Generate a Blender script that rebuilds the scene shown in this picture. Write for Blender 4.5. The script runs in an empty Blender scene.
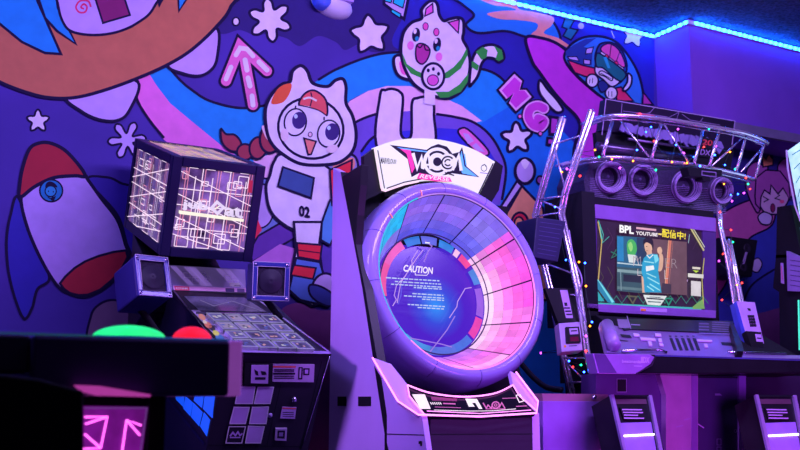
import bpy, math, random
from mathutils import Vector as V
from mathutils.geometry import tessellate_polygon
random.seed(7)
SC = bpy.context.scene
COL = SC.collection
# ---------------------------------------------------------------- camera
TH = math.atan(.175); YA = math.atan2(.495, .869)
CAM = V((0, 0, .85))
RT = V((math.cos(YA), -math.sin(YA), 0)); F0 = V((math.sin(YA), math.cos(YA), 0)); ZZ = V((0, 0, 1))
FW = F0*math.cos(TH)+ZZ*math.sin(TH); UP = -F0*math.sin(TH)+ZZ*math.cos(TH)
cd = bpy.data.cameras.new('camera'); cam = bpy.data.objects.new('camera', cd); COL.objects.link(cam)
cd.lens = 45; cd.sensor_width = 36; cam.location = CAM
cam.rotation_euler = (math.pi/2+TH, 0, -YA)
cd.dof.use_dof = True; cd.dof.focus_distance = 4.1; cd.dof.aperture_fstop = 5.5
cd.clip_start = .02
SC.camera = cam
def ray(x, y): return RT*((x-400)/1000)+UP*((225-y)/1000)+FW
class Pl:
    def __init__(s, p, n):
        s.p = V(p); s.n = V(n).normalized()
        if (CAM-s.p).dot(s.n) < 0: s.n = -s.n
    def at(s, x, y, off=0.):
        r = ray(x, y); p = s.p+s.n*off
        return CAM+r*((p-CAM).dot(s.n)/r.dot(s.n))
    def o(s, d): return Pl(s.p+s.n*d, s.n)
def PY(y): return Pl((0, y, 0), (0, -1, 0))
def PX(x): return Pl((x, 0, 0), (-1, 0, 0))
def PZ(z): return Pl((0, 0, z), (0, 0, 1))
def PT(p, deg):          # faces the aisle, tilted up by deg
    a = math.radians(deg); return Pl(p, (0, -math.cos(a), math.sin(a)))
def P3(a, b, c): return Pl(a, (V(b)-V(a)).cross(V(c)-V(a)))
# ---------------------------------------------------------------- materials
def lin(c): return tuple(((v/255)/12.92 if v/255 <= .04045 else ((v/255+.055)/1.055)**2.4) for v in c)
MATS = {}
def mat(name, col, rough=.5, metal=0., em=0., emc=None, noise=.12, scale=9., trans=0., bump=0., lines=None):
    if name in MATS: return MATS[name]
    m = bpy.data.materials.new(name); m.use_nodes = True; nt = m.node_tree; b = nt.nodes['Principled BSDF']
    tc = nt.nodes.new('ShaderNodeTexCoord'); nz = nt.nodes.new('ShaderNodeTexNoise'); nz.inputs['Scale'].default_value = scale
    nz.inputs['Detail'].default_value = 5
    nt.links.new(tc.outputs['Object'], nz.inputs['Vector'])
    cr = nt.nodes.new('ShaderNodeValToRGB')
    cr.color_ramp.elements[0].position = .3; cr.color_ramp.elements[1].position = .7
    cr.color_ramp.elements[0].color = (*[max(0, c*(1-noise)) for c in col], 1); cr.color_ramp.elements[1].color = (*[min(1, c*(1+noise)) for c in col], 1)
    nt.links.new(nz.outputs['Fac'], cr.inputs['Fac'])
    nt.links.new(cr.outputs['Color'], b.inputs['Base Color'])
    b.inputs['Roughness'].default_value = rough; b.inputs['Specular IOR Level'].default_value = .22 if max(col) < .06 else .45; b.inputs['Metallic'].default_value = metal
    if trans: b.inputs['Transmission Weight'].default_value = trans
    if em:
        b.inputs['Emission Strength'].default_value = em
        ec = emc or col
        cr2 = nt.nodes.new('ShaderNodeValToRGB')
        cr2.color_ramp.elements[0].position = .3; cr2.color_ramp.elements[1].position = .7
        cr2.color_ramp.elements[0].color = (*[c*(1-noise) for c in ec], 1); cr2.color_ramp.elements[1].color = (*[min(1, c*(1+noise)) for c in ec], 1)
        nt.links.new(nz.outputs['Fac'], cr2.inputs['Fac']); nt.links.new(cr2.outputs['Color'], b.inputs['Emission Color'])
    if bump:
        bp = nt.nodes.new('ShaderNodeBump'); bp.inputs['Strength'].default_value = bump; bp.inputs['Distance'].default_value = .01
        nt.links.new(nz.outputs['Fac'], bp.inputs['Height']); nt.links.new(bp.outputs['Normal'], b.inputs['Normal'])
    MATS[name] = m; return m
LUM = (.62, .45, 1.15)     # colour of the room light, so that paint is chosen as paint
def pt(r, g, b):           # wall paint that reads (r,g,b) under the violet room light
    l = lin((r, g, b)); c = tuple(min(.9, max(.004, l[i]/LUM[i])) for i in range(3))
    return mat('paint_%d_%d_%d' % (r, g, b), c, .75, noise=.07, scale=14)
def gl(r, g, b, e=1.): return mat('glow_%d_%d_%d_%d' % (r, g, b, e*100), (.02, .02, .02), .6, em=e, emc=lin((r, g, b)), noise=.1, scale=20)
BLK = mat('black_coat', (.012, .012, .016), .38); BLKM = mat('black_matte', (.008, .008, .012), .8)
DRK = mat('charcoal_plastic', (.016, .013, .026), .5); WHT = mat('white_coat', (.72, .7, .76), .35, noise=.04)
LAV = mat('lavender_grey_metal', (.34, .25, .5), .38, .3); TRS = mat('truss_aluminium', (.85, .78, .98), .25, .8); CHR = mat('polished_chrome', (.62, .6, .76), .24, 1.)
GLOSS = mat('piano_black', (.01, .01, .014), .08)
# ---------------------------------------------------------------- mesh builder
def cr_(pts, closed, n=7):
    P = [V(p) for p in pts]; N = len(P); out = []
    rng = range(N if closed else N-1)
    for i in rng:
        p0 = P[(i-1) % N] if closed or i > 0 else P[i]; p1 = P[i]; p2 = P[(i+1) % N]
        p3 = P[(i+2) % N] if closed or i+2 < N else p2
        for k in range(n):
            t = k/n
            out.append(.5*((2*p1)+(p2-p0)*t+(2*p0-5*p1+4*p2-p3)*t*t+(3*p1-p0-3*p2+p3)*t**3))
    if not closed: out.append(P[-1])
    return out
def ell(cx, cy, rx, ry, rot=0, n=28, a0=0, a1=360):
    r = math.radians(rot); o = []
    full = (a1-a0) >= 360
    for k in range(n if full else n+1):
        a = math.radians(a0+(a1-a0)*k/n); x = rx*math.cos(a); y = ry*math.sin(a)
        o.append((cx+x*math.cos(r)-y*math.sin(r), cy+x*math.sin(r)+y*math.cos(r)))
    return o
def lerp(a, b, t): return tuple(a[i]+(b[i]-a[i])*t for i in range(len(a)))
class MB:
    def __init__(s): s.v = []; s.f = []; s.m = []; s.mats = []; s.sm = []
    def mi(s, m):
        if m not in s.mats: s.mats.append(m)
        return s.mats.index(m)
    def add(s, vs, fs, m, smooth=False):
        b = len(s.v); s.v += [V(v) for v in vs]; i = s.mi(m)
        for f in fs: s.f.append([b+k for k in f]); s.m.append(i); s.sm.append(smooth)
    # polygon traced on a plane, given real thickness behind the plane
    def fill(s, pl, pts, m, off=0., th=0., sm=False):
        if sm: pts = cr_([(p[0], p[1]) for p in pts], True) if not isinstance(pts[0], V) else cr_(pts, True)
        W = [pl.at(p[0], p[1], off) for p in pts]; s.face3(W, pl.n, m, th); return s
    def face3(s, W, n, m, th=0.):
        n = V(n).normalized(); N = len(W)
        tri = tessellate_polygon([W]) if N > 4 else [list(range(N))]
        fs = []
        for t in tri:
            t = list(t); a, b, c = W[t[0]], W[t[1]], W[t[2]]
            if (b-a).cross(c-a).dot(n) < 0: t.reverse()
            fs.append(t)
        vs = list(W)
        if th:
            vs += [w-n*th for w in W]
            fs += [[k+N for k in reversed(t)] for t in fs]
            nrm = V((0, 0, 0))
            for i in range(N): nrm += (W[i]-W[0]).cross(W[(i+1) % N]-W[0])
            for i in range(N):
                j = (i+1) % N
                fs.append([j, i, i+N, j+N] if nrm.dot(n) > 0 else [i, j, j+N, i+N])
        s.add(vs, fs, m)
    def stroke(s, pl, pts, w, m, off=0., closed=False, sm=False, th=0.):
        if sm: pts = cr_([(p[0], p[1]) for p in pts], closed)
        P = [V((p[0], p[1], 0)) for p in pts]; N = len(P); L = []; R = []
        for i in range(N):
            a = P[(i-1) % N] if closed or i > 0 else P[i]; c = P[(i+1) % N] if closed or i < N-1 else P[i]
            d1 = (P[i]-a); d2 = (c-P[i]); d1 = d1.normalized() if d1.length > 1e-6 else d2.normalized(); d2 = d2.normalized() if d2.length > 1e-6 else d1
            t = (d1+d2); t = t.normalized() if t.length > .3 else d1
            n = V((-t.y, t.x, 0)); k = 1/max(.5, n.dot(V((-d1.y, d1.x, 0))))
            L.append(P[i]+n*w/2*k); R.append(P[i]-n*w/2*k)
        vs = [pl.at(p.x, p.y, off) for p in L+R]; fs = []
        for i in range(N if closed else N-1):
            j = (i+1) % N; f = [i, j, j+N, i+N]
            if (vs[f[1]]-vs[f[0]]).cross(vs[f[3]]-vs[f[0]]).dot(pl.n) < 0: f.reverse()
            fs.append(f)
        s.add(vs, fs, m)
        if th: s.add([v-pl.n*th for v in vs], [f[::-1] for f in fs], m)
        return s
    def obox(s, o, a, b, c, m):
        o, a, b, c = V(o), V(a), V(b), V(c)
        if a.cross(b).dot(c) < 0: a, b = b, a
        vs = [o, o+a, o+a+b, o+b, o+c, o+a+c, o+a+b+c, o+b+c]
        s.add(vs, [[3, 2, 1, 0], [4, 5, 6, 7], [0, 1, 5, 4], [1, 2, 6, 5], [2, 3, 7, 6], [3, 0, 4, 7]], m); return s
    def box(s, x0, x1, y0, y1, z0, z1, m): return s.obox((x0, y0, z0), (x1-x0, 0, 0), (0, y1-y0, 0), (0, 0, z1-z0), m)
    def prism(s, prof, x0, x1, m):   # (y,z) profile swept along x
        W = [V((x0, p[0], p[1])) for p in prof]; s.face3(W, (-1, 0, 0), m, x1-x0); return s
    def tube(s, pts, r, m, n=8, cap=True):
        P = [V(p) for p in pts]; N = len(P); vs = []; prev = None
        for i in range(N):
            d = (P[min(i+1, N-1)]-P[max(i-1, 0)]).normalized()
            u = prev if prev is not None else (V((0, 0, 1)) if abs(d.z) < .9 else V((1, 0, 0)))
            u = (u-d*u.dot(d)).normalized(); prev = u; w = d.cross(u)
            for k in range(n):
                a = 2*math.pi*k/n; vs.append(P[i]+(u*math.cos(a)+w*math.sin(a))*r)
        fs = [[i*n+k, i*n+(k+1) % n, (i+1)*n+(k+1) % n, (i+1)*n+k] for i in range(N-1) for k in range(n)]
        if cap: fs += [list(range(n))[::-1], [(N-1)*n+k for k in range(n)]]
        s.add(vs, fs, m, True); return s
    def lathe(s, c, ax, prof, m, n=32, a0=0, a1=360, ref=None):   # prof: (radius, height along axis)
        c = V(c); ax = V(ax).normalized(); u = V(ref) if ref else (V((1, 0, 0)) if abs(ax.x) < .9 else V((0, 1, 0)))
        u = (u-ax*u.dot(ax)).normalized(); w = ax.cross(u); K = len(prof); vs = []; full = a1-a0 >= 360
        M = n if full else n+1
        for k in range(M):
            a = math.radians(a0+(a1-a0)*k/n)
            for r, h in prof: vs.append(c+ax*h+(u*math.cos(a)+w*math.sin(a))*r)
        fs = [[k*K+i, ((k+1) % M)*K+i, ((k+1) % M)*K+i+1, k*K+i+1] for k in range(n) for i in range(K-1)]
        s.add(vs, fs, m, True); return s
    def ball(s, c, r, m, n=8):
        return s.lathe(c, (0, 0, 1), [(max(1e-5, r*math.sin(math.pi*i/n)), -r*math.cos(math.pi*i/n)) for i in range(n+1)], m, n+2)
    # lettering fitted to a quad (tl,tr,br,bl) traced on a plane
    def text(s, txt, pl, quad, m, off=.001, bold=0., shear=0., th=0.):
        cu = bpy.data.curves.new('lettering', 'FONT'); cu.body = txt; cu.offset = bold; cu.shear = shear; cu.resolution_u = 3
        ob = bpy.data.objects.new('lettering', cu); COL.objects.link(ob)
        bpy.context.view_layer.update()
        dg = bpy.context.evaluated_depsgraph_get(); me = ob.evaluated_get(dg).to_mesh()
        vs = [v.co.copy() for v in me.vertices]; fs = [list(p.vertices) for p in me.polygons]
        ob.evaluated_get(dg).to_mesh_clear(); bpy.data.objects.remove(ob); bpy.data.curves.remove(cu)
        if not vs: return s
        x0 = min(v.x for v in vs); x1 = max(v.x for v in vs); y0 = min(v.y for v in vs); y1 = max(v.y for v in vs)
        tl, tr, br, bl = quad; W = []
        for v in vs:
            a = (v.x-x0)/(x1-x0 or 1); b = (v.y-y0)/(y1-y0 or 1)
            p = lerp(lerp(bl, br, a), lerp(tl, tr, a), b); W.append(pl.at(p[0], p[1], off))
        for f in fs:
            if len(f) > 2 and (W[f[1]]-W[f[0]]).cross(W[f[2]]-W[f[0]]).dot(pl.n) < 0: f.reverse()
        s.add(W, fs, m)
        if th: s.add([w-pl.n*th for w in W], [f[::-1] for f in fs], m)
        return s
    def build(s, name, parent=None, bevel=0.):
        me = bpy.data.meshes.new(name); org = rootloc(parent) if parent else V((0, 0, 0))
        me.from_pydata([v-org for v in s.v], [], s.f)
        for m in s.mats: me.materials.append(m)
        for p, i, q in zip(me.polygons, s.m, s.sm): p.material_index = i; p.use_smooth = q
        me.update(); o = bpy.data.objects.new(name, me); COL.objects.link(o)
        if parent: o.parent = parent
        if bevel:
            b = o.modifiers.new('bevel', 'BEVEL'); b.width = bevel; b.segments = 2; b.limit_method = 'ANGLE'; b.angle_limit = .6
        return o
def rootloc(o):
    while o.parent: o = o.parent
    return V(o['org']) if 'org' in o else V(o.location)
def thing(name, label, cat, loc, group=None):
    o = bpy.data.objects.new(name, None); COL.objects.link(o); o.location = loc; o.empty_display_size = .1
    tag(o, label, cat, group); return o
def tag(o, label, cat, group=None, kind=None):
    if label: o['label'] = label
    if cat: o['category'] = cat
    if group: o['group'] = group
    if kind: o['kind'] = kind
    return o
def lab(o, t): o['label'] = t; return o
def quad_grid(q, a, b, c, d):   # sub-quad of a pixel quad, fractions a..b across, c..d down
    f = lambda u, v: lerp(lerp(q[0], q[1], u), lerp(q[3], q[2], u), v)
    return [f(a, c), f(b, c), f(b, d), f(a, d)]

# ================================================================ room shell
WY = 4.765
def struct(mb, name): o = mb.build(name); o['kind'] = 'structure'; return o
wallm = mat('indigo_wall_paint', tuple(lin((56, 31, 156))[i]/LUM[i] for i in range(3)), .75, noise=.12, scale=3, bump=.02)
struct(MB().box(-3, 8, WY, WY+.15, 0, 3.3, wallm), 'wall_back')
violet = mat('violet_wall_paint', tuple(lin((104, 52, 208))[i]/LUM[i] for i in range(3)), .7, noise=.05, scale=4)
ceilm = mat('speckled_dark_ceiling', (.045, .05, .075), .9, noise=.9, scale=55, bump=.8)
struct(MB().box(-3, 8, -3, WY+.15, 3.3, 3.4, ceilm), 'ceiling')
struct(MB().box(-3, 8, -3, WY+.15, -.1, 0, mat('dark_carpet', (.03, .02, .05), .9, scale=60, noise=.5)), 'floor')
# bulkhead standing off the mural wall on the right
b0 = PZ(3.3).at(693, 20)
BX, BY = 4.70, b0.y
bz = PY(BY).at(760, 137).z
struct(MB().box(BX, 8, BY, WY-.001, bz, 3.299, violet), 'wall_bulkhead')
struct(MB().box(BX-.004, 8, BY-.03, BY-.001, bz-.002, bz+.06, mat('bulkhead_trim', (.2, .16, .3), .5)), 'trim_1')
# blue LED strip following the top of the walls
led = thing('led_strip', 'glowing cyan LED strip running along the top of the walls', 'light strip', (3, WY, 3.27))
sb = MB(); sb.box(-2, BX, WY-.014, WY-.002, 3.262, 3.286, WHT); sb.box(BX-.014, BX-.002, BY, WY-.014, 3.262, 3.286, WHT); sb.box(BX-.014, 8, BY-.014, BY-.002, 3.262, 3.286, WHT)
sb.build('backing_tape', led)
ledm = mat('cyan_led', (0, 0, 0), em=210., emc=(.002, .10, 1.), noise=.02)
ledc = mat('cyan_led_core', (0, 0, 0), em=3., emc=(.1, .7, 1.), noise=.02)
ds = MB(); x = -2.
while x < 8:
    yy = WY if x < BX else BY
    ds.box(x, x+.02, yy-.022, yy-.0145, 3.267, 3.281, ledm); x += .05
y = BY
while y < WY-.03: ds.box(BX-.022, BX-.0145, y, y+.02, 3.267, 3.281, ledm); y += .05
ds.build('diode_row', led)['kind'] = 'stuff'
# ================================================================ mural
WP = PY(WY)
mur = thing('wall_mural', 'cartoon mural with rocket, cats and stars painted across the back wall', 'mural', (2.5, WY, 0))
OUT = pt(17, 5, 58); LV = pt(196, 166, 250); LV2 = pt(165, 125, 240)
class Art(MB):
    def __init__(s, base=.001): super().__init__(); s.k = base
    def nx(s): s.k += .00022; return s.k
    def F(s, pts, m, sm=True, ow=0, om=None):
        pts = cr_(pts, True) if sm else pts
        s.fill(WP, pts, m, s.nx())
        if ow: s.stroke(WP, pts, ow, om or OUT, s.nx(), closed=True)
        return s
    def S(s, pts, w, m=None, sm=True, closed=False):
        s.stroke(WP, pts, w, m or OUT, s.nx(), closed=closed, sm=sm); return s
    def E(s, cx, cy, rx, ry, m, rot=0, ow=0, om=None): return s.F(ell(cx, cy, rx, ry, rot), m, False, ow, om)
BLU = pt(0, 108, 226); PNK = pt(214, 88, 212); DB = pt(28, 20, 160); MAG = pt(168, 38, 212); PUR = pt(92, 60, 200); LPK = pt(236, 140, 226)
RED = pt(150, 20, 56); GRN = pt(36, 122, 60); ORG = pt(166, 84, 80)
a = Art(.0008)       # colour fields of the mural
a.F([(395, -60), (700, -60), (700, 30), (654, 40), (654, 200), (654, 420), (500, 420), (500, 200), (400, 110), (380, 60)], DB, False)
a.F([(220, -10), (250, -12), (400, -12), (392, 40), (398, 50), (372, 52), (360, 44), (345, 50), (336, 42), (318, 36), (300, 46), (286, 38), (266, 34), (256, 36), (240, 30), (222, 34), (205, 26), (212, 8)], pt(32, 12, 112))
a.build('dark_sky_patch', mur)
a = Art(.0016)
a.F([(452, 68), (470, 70), (486, 70), (499, 76), (530, 120), (560, 128), (600, 170), (620, 260), (600, 420), (480, 420), (470, 200), (440, 110)], pt(8, 84, 222), False)
a.F([(168, 66), (180, 80), (192, 90), (210, 101), (240, 108), (268, 105), (282, 108), (300, 92), (320, 79), (335, 69), (359, 59), (380, 54), (400, 52), (430, 56), (452, 66), (472, 68), (486, 70), (500, 77), (520, 100), (470, 130), (440, 116), (420, 92), (387, 87), (368, 91), (350, 100), (330, 130), (290, 190), (262, 172), (222, 146), (189, 121), (170, 104), (156, 86), (146, 72)], BLU, False)
a.F([(139, 74), (148, 72), (157, 86), (170, 103), (189, 119), (222, 146), (262, 172), (262, 185), (240, 200), (200, 170), (162, 138), (147, 118), (138, 98)], PNK, False)
a.F([(253, 160), (283, 150), (300, 150), (300, 175), (262, 178)], LPK, False)
a.F([(330, 125), (350, 101), (368, 91), (387, 86), (410, 86), (440, 96), (462, 106), (482, 121), (470, 124), (440, 116), (410, 111), (380, 113), (356, 121), (340, 135)], LPK, False)
a.F([(340, 138), (356, 121), (380, 113), (410, 111), (440, 115), (470, 121), (489, 134), (500, 151), (506, 170), (500, 205), (400, 205), (350, 170)], PUR, False)
a.F([(360, 152), (371, 139), (390, 132), (440, 128), (470, 130), (484, 142), (495, 160), (500, 180), (480, 205), (370, 205)], pt(40, 34, 205), False)
for P_ in ([(168, 66), (180, 80), (192, 90), (210, 101), (240, 108), (268, 105)], [(318, 80), (335, 70), (359, 60), (380, 54), (400, 52)], [(452, 67), (472, 69), (486, 70), (500, 77), (513, 92)],
           [(138, 82), (136, 97), (148, 118), (164, 138)], [(340, 136), (356, 122), (380, 113), (400, 111)], [(436, 114), (455, 117), (473, 122), (489, 134), (500, 151), (506, 170), (502, 200)],
           [(361, 152), (371, 139), (384, 132)]): a.S(P_, 2.6)
a.build('painted_stream', mur)
# swirl at the top
a = Art(.004)
a.F([(450, -8), (462, 4), (474, 15), (466, 25), (478, 33), (505, 31), (523, 36), (540, 40), (560, 41), (552, 20), (524, -8)], pt(20, 92, 205), True, 2.6)
a.F([(470, -8), (490, 4), (508, 7), (516, 10), (500, 11), (487, 14), (500, 19), (518, 20), (536, 23), (537, 29), (531, 35), (540, 38), (556, 42), (578, 53), (560, 39), (544, 33), (552, 25), (553, 17), (535, 12), (518, 8), (512, -8)], pt(196, 110, 132), True)
a.build('painted_flame_swirl', mur)
# big head top left
a = Art(.0075)
for P_ in ([(66, 96), (81, 111), (99, 119.5), (117, 120.5), (129, 111), (138, 82), (100, 80)], [(168, 66), (183, 73.5), (198, 76), (210, 71), (217, 58), (216, 28), (180, 50)]): a.F(P_, LV2, True, 3)
a.F([(-60, 50), (-20, 70), (0, 82), (24, 91.5), (48, 97.5), (75, 97.5), (105, 90), (138, 78), (168, 64.5), (192, 49.5), (216, 27), (231, 6), (238, -30), (-60, -40)], ORG, True, 3.4)
a.F([(-10, -30), (36, -30), (37, 0), (45, 18), (61, 54), (45, 53), (22, 42), (0, 24), (-12, 16)], BLU, False, 2.6)
a.F([(38, -3), (45, 18), (57, 31), (76, 44), (66, 24), (58, 8), (56, -8)], BLU, False, 2.6)
a.F([(56, -30), (58, 4), (63, 22), (72, 31.5), (93, 35), (117, 32), (138, 22.5), (154, 7), (164, -30)], LV2, True, 2.6)
a.F([(92, -12), (103, 23), (130, 15), (121, -12)], pt(110, 14, 100), False, 2)
a.S([(84, 9), (81, 7), (84, 4), (87, 7), (85, 12), (79, 12), (76, 7), (80, 1), (88, 1), (91, 7)], 1.8, pt(190, 30, 110))
a.F([(156, -5), (159, 8), (165, -3)], OUT, False); a.F([(178, -6), (179, 11), (190, -6)], BLU, False, 2)
a.build('painted_haired_head', mur)
# stars and small shapes
def blob_star(cx, cy, r, rot, k=.5, n=5, rr=None):
    o = []
    for i in range(2*n):
        q = math.radians(rot+i*180/n); R = (rr[i//2] if rr else r) if i % 2 == 0 else r*k
        if i % 2 == 0:
            for d in (-.24, 0, .24): o.append((cx+R*(1-abs(d)*.7)*math.sin(q+d), cy-R*(1-abs(d)*.7)*math.cos(q+d)))
        else: o.append((cx+R*math.sin(q), cy-R*math.cos(q)))
    return o
for args, ow in (((38, 121, 11.5, 0, .56), 2), ((270, 20, 22, -8, .52, 6), 2.6), ((370, 34.5, 20, -6, .62), 2.8), ((517, 138, 16, -4, .56), 3), ((634, 35, 12.5, 12, .6), 1.2), ((127, 140, 19, 25, .36, 6), 2), ((756, 302, 17, -14, .5), 1.8)):
    Art(.002 if args[0] != 517 else .0045).F(blob_star(*args), LV if args[0] not in (37, 127) else LV2, True, ow).build('painted_star', mur)
a = Art(.004); a.E(236, 21.5, 3.4, 4, LV, 0, 1.6); a.build('painted_dot', mur)
a = Art(.0075); a.E(581, 26, 3, 3, LV2); a.build('painted_dot', mur)
a = Art(.002); a.F([(566, 15), (575, 19), (570, 28), (578, 30), (571, 40), (563, 36), (567, 29), (562, 27)], pt(12, 82, 130), False, 1.6); a.build('painted_lightning_bolt', mur)
a = Art(.002)        # window front at the top
a.F([(384, -14), (384, 4), (404, 19), (411, -14)], LV2, False, 3)
for q in ([(385, -6), (393, -6), (391, 3), (385, 1)], [(396, -8), (406, -6), (403, 8), (393, 3)], [(392, 9), (401, 14), (400, 18), (391, 12)]): a.F(q, pt(0, 150, 215), False, 1.2)
a.build('painted_window', mur)
# pink arrow
a = Art(.003)
def sl(pts, w, m): a.S(pts, w, m, False)
def cap(pts, w, m):
    a.stroke(WP, pts, w, m, a.nx())
    for p in pts: a.fill(WP, ell(p[0], p[1], w/2, w/2), m, a.nx())
arr = ([(226, 81), (240, 46), (267, 71)], [(243, 50), (253, 105)])
for w, m in ((15, OUT), (10, pt(244, 84, 190))):
    for q in arr: cap(q, w, m)
for q, w in (([(226, 79), (231, 67)], 4.6), ([(236, 55), (240, 48), (247, 49), (253, 56)], 4.6), ([(259, 62), (267, 70)], 5), ([(245, 60), (247, 70)], 5), ([(248, 78), (250, 86)], 5), ([(252, 96), (253, 105)], 5)): cap(q, w, pt(226, 170, 240))
a.build('painted_arrow', mur)
# white letter strokes behind the header sign
a = Art(.0045)
a.F([(379, 150), (380, 96), (386, 90), (393, 89), (400, 92), (403, 100), (401, 134), (411, 136), (412, 103), (418, 98), (427, 97), (433, 102), (434, 115), (431, 150)], LV, True, 2.8)
a.F([(459, 134), (462, 128), (470, 131), (488, 150), (486, 156), (478, 154)], pt(226, 84, 200), True, 2)
a.F([(463, 133), (468, 134), (474, 141), (468, 144)], LV2, False); a.F([(476, 143), (485, 152), (478, 151), (472, 146)], LV2, False)
a.build('painted_letter', mur)
# white cat with green bands; scale 4.09 from (385,0)
def T(pts, sx=4.09, ox=385, oy=0): return [(ox+p[0]/sx, oy+p[1]/sx) for p in pts]
a = Art(.0095)
a.F(T([(345, 345), (352, 265), (370, 215), (400, 190), (440, 183), (475, 200), (487, 235), (468, 254), (445, 240), (415, 238), (395, 262), (380, 310), (355, 345)]), LV, True, 3)
for q in ([(372, 212), (400, 192), (420, 205), (415, 235), (395, 245)], [(352, 255), (360, 250), (385, 268), (378, 290), (355, 275)], [(445, 186), (478, 205), (484, 240), (466, 250), (452, 242), (460, 215)]): a.F(T(q), GRN, False)
a.F(T([(38, 235), (60, 226), (80, 250), (110, 320), (80, 322), (52, 305), (38, 270)]), LV, True, 3); a.F(T([(58, 258), (72, 252), (92, 302), (68, 300)]), pt(200, 70, 190), True)
a.F(T([(150, 75), (150, 40), (175, 10), (200, 3), (215, 20), (222, 60), (240, 85), (265, 78), (300, 72), (320, 85), (322, 130), (318, 160), (338, 200), (348, 260), (340, 320), (320, 365), (280, 395), (240, 402), (180, 385), (120, 345), (85, 290), (68, 235), (66, 185), (78, 130), (110, 92)]), LV, True, 3.2)
a.F(T([(335, 195), (338, 225), (310, 280), (262, 318), (240, 322), (243, 300), (280, 275), (312, 240)]), GRN, False)
a.F(T([(70, 215), (90, 262), (130, 290), (155, 300), (150, 320), (105, 300), (78, 262)]), GRN, False)
a.F(T([(205, 375), (260, 375), (305, 345), (342, 300), (338, 335), (310, 375), (260, 398), (225, 400)]), GRN, False)
a.F(T([(163, 66), (168, 35), (195, 14), (197, 50)]), pt(200, 66, 200), False, 1.4); a.F(T([(258, 92), (304, 80), (300, 135)]), pt(200, 66, 200), False, 1.4)
for cx, cy in ((127, 142), (213, 182)):
    x, y = T([(cx, cy)])[0]; a.E(x, y, 4, 7, pt(18, 10, 60), 8); a.E(x-1, y-3.4, 1.6, 2.6, LV, 8); a.E(x+1, y+4, 2, 2.4, pt(0, 110, 190), 8)
for cx, cy, r in ((166, 108, 2.7), (210, 131, 2.7)): x, y = T([(cx, cy)])[0]; a.E(x, y, r, r*1.4, pt(196, 60, 180), 0, .8)
for cx, cy in ((105, 186), (221, 232)): x, y = T([(cx, cy)])[0]; a.E(x, y, 3.3, 4.4, pt(226, 90, 205))
a.F(T([(130, 185), (160, 180), (184, 205), (172, 245), (150, 262), (128, 240)]), pt(150, 34, 150), True, 1.5)
a.S(T([(128, 182), (143, 195), (158, 180), (166, 203), (186, 205)]), 1.4)
a.F(T([(162, 350), (205, 350), (204, 430), (160, 424)]), LV, False)
x, y = T([(197, 312)])[0]; a.E(x, y, 11, 13, LV, 0, 2.6)
x, y = T([(196, 328)])[0]; a.E(x, y, 5.6, 5.4, pt(190, 66, 200), 0, 1)
for cx, cy in ((177, 288), (198, 282), (219, 302)): x, y = T([(cx, cy)])[0]; a.E(x, y, 1.5, 2, OUT)
a.build('painted_striped_cat', mur)
# N G ! !
a = Art(.010)
def S5(pts): return [(490+p[0]/5, 60+p[1]/5) for p in pts]
N_ = S5([(45, 150), (122, 70), (160, 105), (148, 150), (180, 150), (208, 185), (130, 255), (95, 215), (118, 165), (82, 195)])
G_ = S5([(195, 215), (240, 212), (290, 255), (285, 285), (255, 278), (235, 262), (215, 268), (225, 295), (255, 305), (285, 300), (275, 335), (245, 350), (205, 335), (175, 300), (175, 250)])
for L_, smo in ((N_, False),):
    a.F(L_, pt(236, 120, 240), smo, 4.4); a.F(L_, pt(236, 130, 240), smo); 
    cx = sum(p[0] for p in L_)/len(L_); cy = sum(p[1] for p in L_)/len(L_)
    a.F([(cx+(p[0]-cx)*.84, cy+(p[1]-cy)*.84) for p in L_], pt(176, 44, 208), smo)
G_ = cr_(S5([(268, 242), (238, 230), (204, 244), (192, 282), (214, 322), (250, 334), (268, 306), (240, 292)]), False)
for w_, m_ in ((14, OUT), (11, pt(236, 130, 240)), (8, pt(176, 44, 208))):
    a.stroke(WP, G_, w_, m_, a.nx())
    for p_ in (G_[0], G_[-1]): a.fill(WP, ell(p_[0], p_[1], w_/2, w_/2), m_, a.nx())
for q in ((150, 282), (252, 368)): a.E(*S5([q])[0], 2, 2.2, pt(214, 80, 205), 0, 1)
a.build('painted_lettering', mur)
a = Art(.010)
for q in ([(302, 285), (345, 292), (330, 372), (300, 370)], [(290, 392), (325, 395), (315, 425), (288, 420)]): a.F(S5(q), pt(214, 110, 236), False, 3.4); 
a.F(S5([(308, 292), (338, 297), (326, 365), (305, 364)]), pt(150, 40, 190), False); a.F(S5([(293, 397), (320, 399), (313, 420), (292, 416)]), pt(150, 40, 190), False)
a.build('painted_exclamation_mark', mur)
# pink saucer and pilot; scale 5.627 from (550,30)
a = Art(.007)
def S6(pts): return [(550+p[0]/5.627, 30+p[1]/5.627) for p in pts]
a.F([(526, 38), (541, 38), (556, 43), (567, 52), (566, 62), (577, 76), (595, 92), (607, 101), (640, 130), (650, 180), (610, 200), (575, 160), (580, 124), (564, 104), (553, 91), (540, 73), (532, 61)], MAG, True, 3.2)
a.F([(540, 80), (548, 90), (557, 100), (563, 110), (556, 112), (546, 102), (539, 91)], LV, True, 2.6)
a.build('painted_saucer', mur)
a = Art(.009)
a.F(S6([(80, 155), (110, 90), (180, 45), (270, 35), (360, 60), (430, 130), (490, 230), (520, 330), (525, 420), (440, 420), (320, 395), (200, 300), (120, 220)]), pt(38, 96, 226), True, 2.6)
a.F(S6([(88, 120), (130, 85), (200, 50), (260, 45), (190, 95), (240, 110), (235, 200), (160, 195), (92, 158)]), pt(24, 40, 150), False)
a.F(S6([(100, 150), (150, 150), (165, 175), (110, 165)]), LV2, False, 1); a.F(S6([(205, 105), (245, 95), (235, 130), (200, 135)]), LV2, False, 1); a.F(S6([(190, 165), (228, 170), (225, 195), (190, 190)]), LV2, False, 1)
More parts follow.
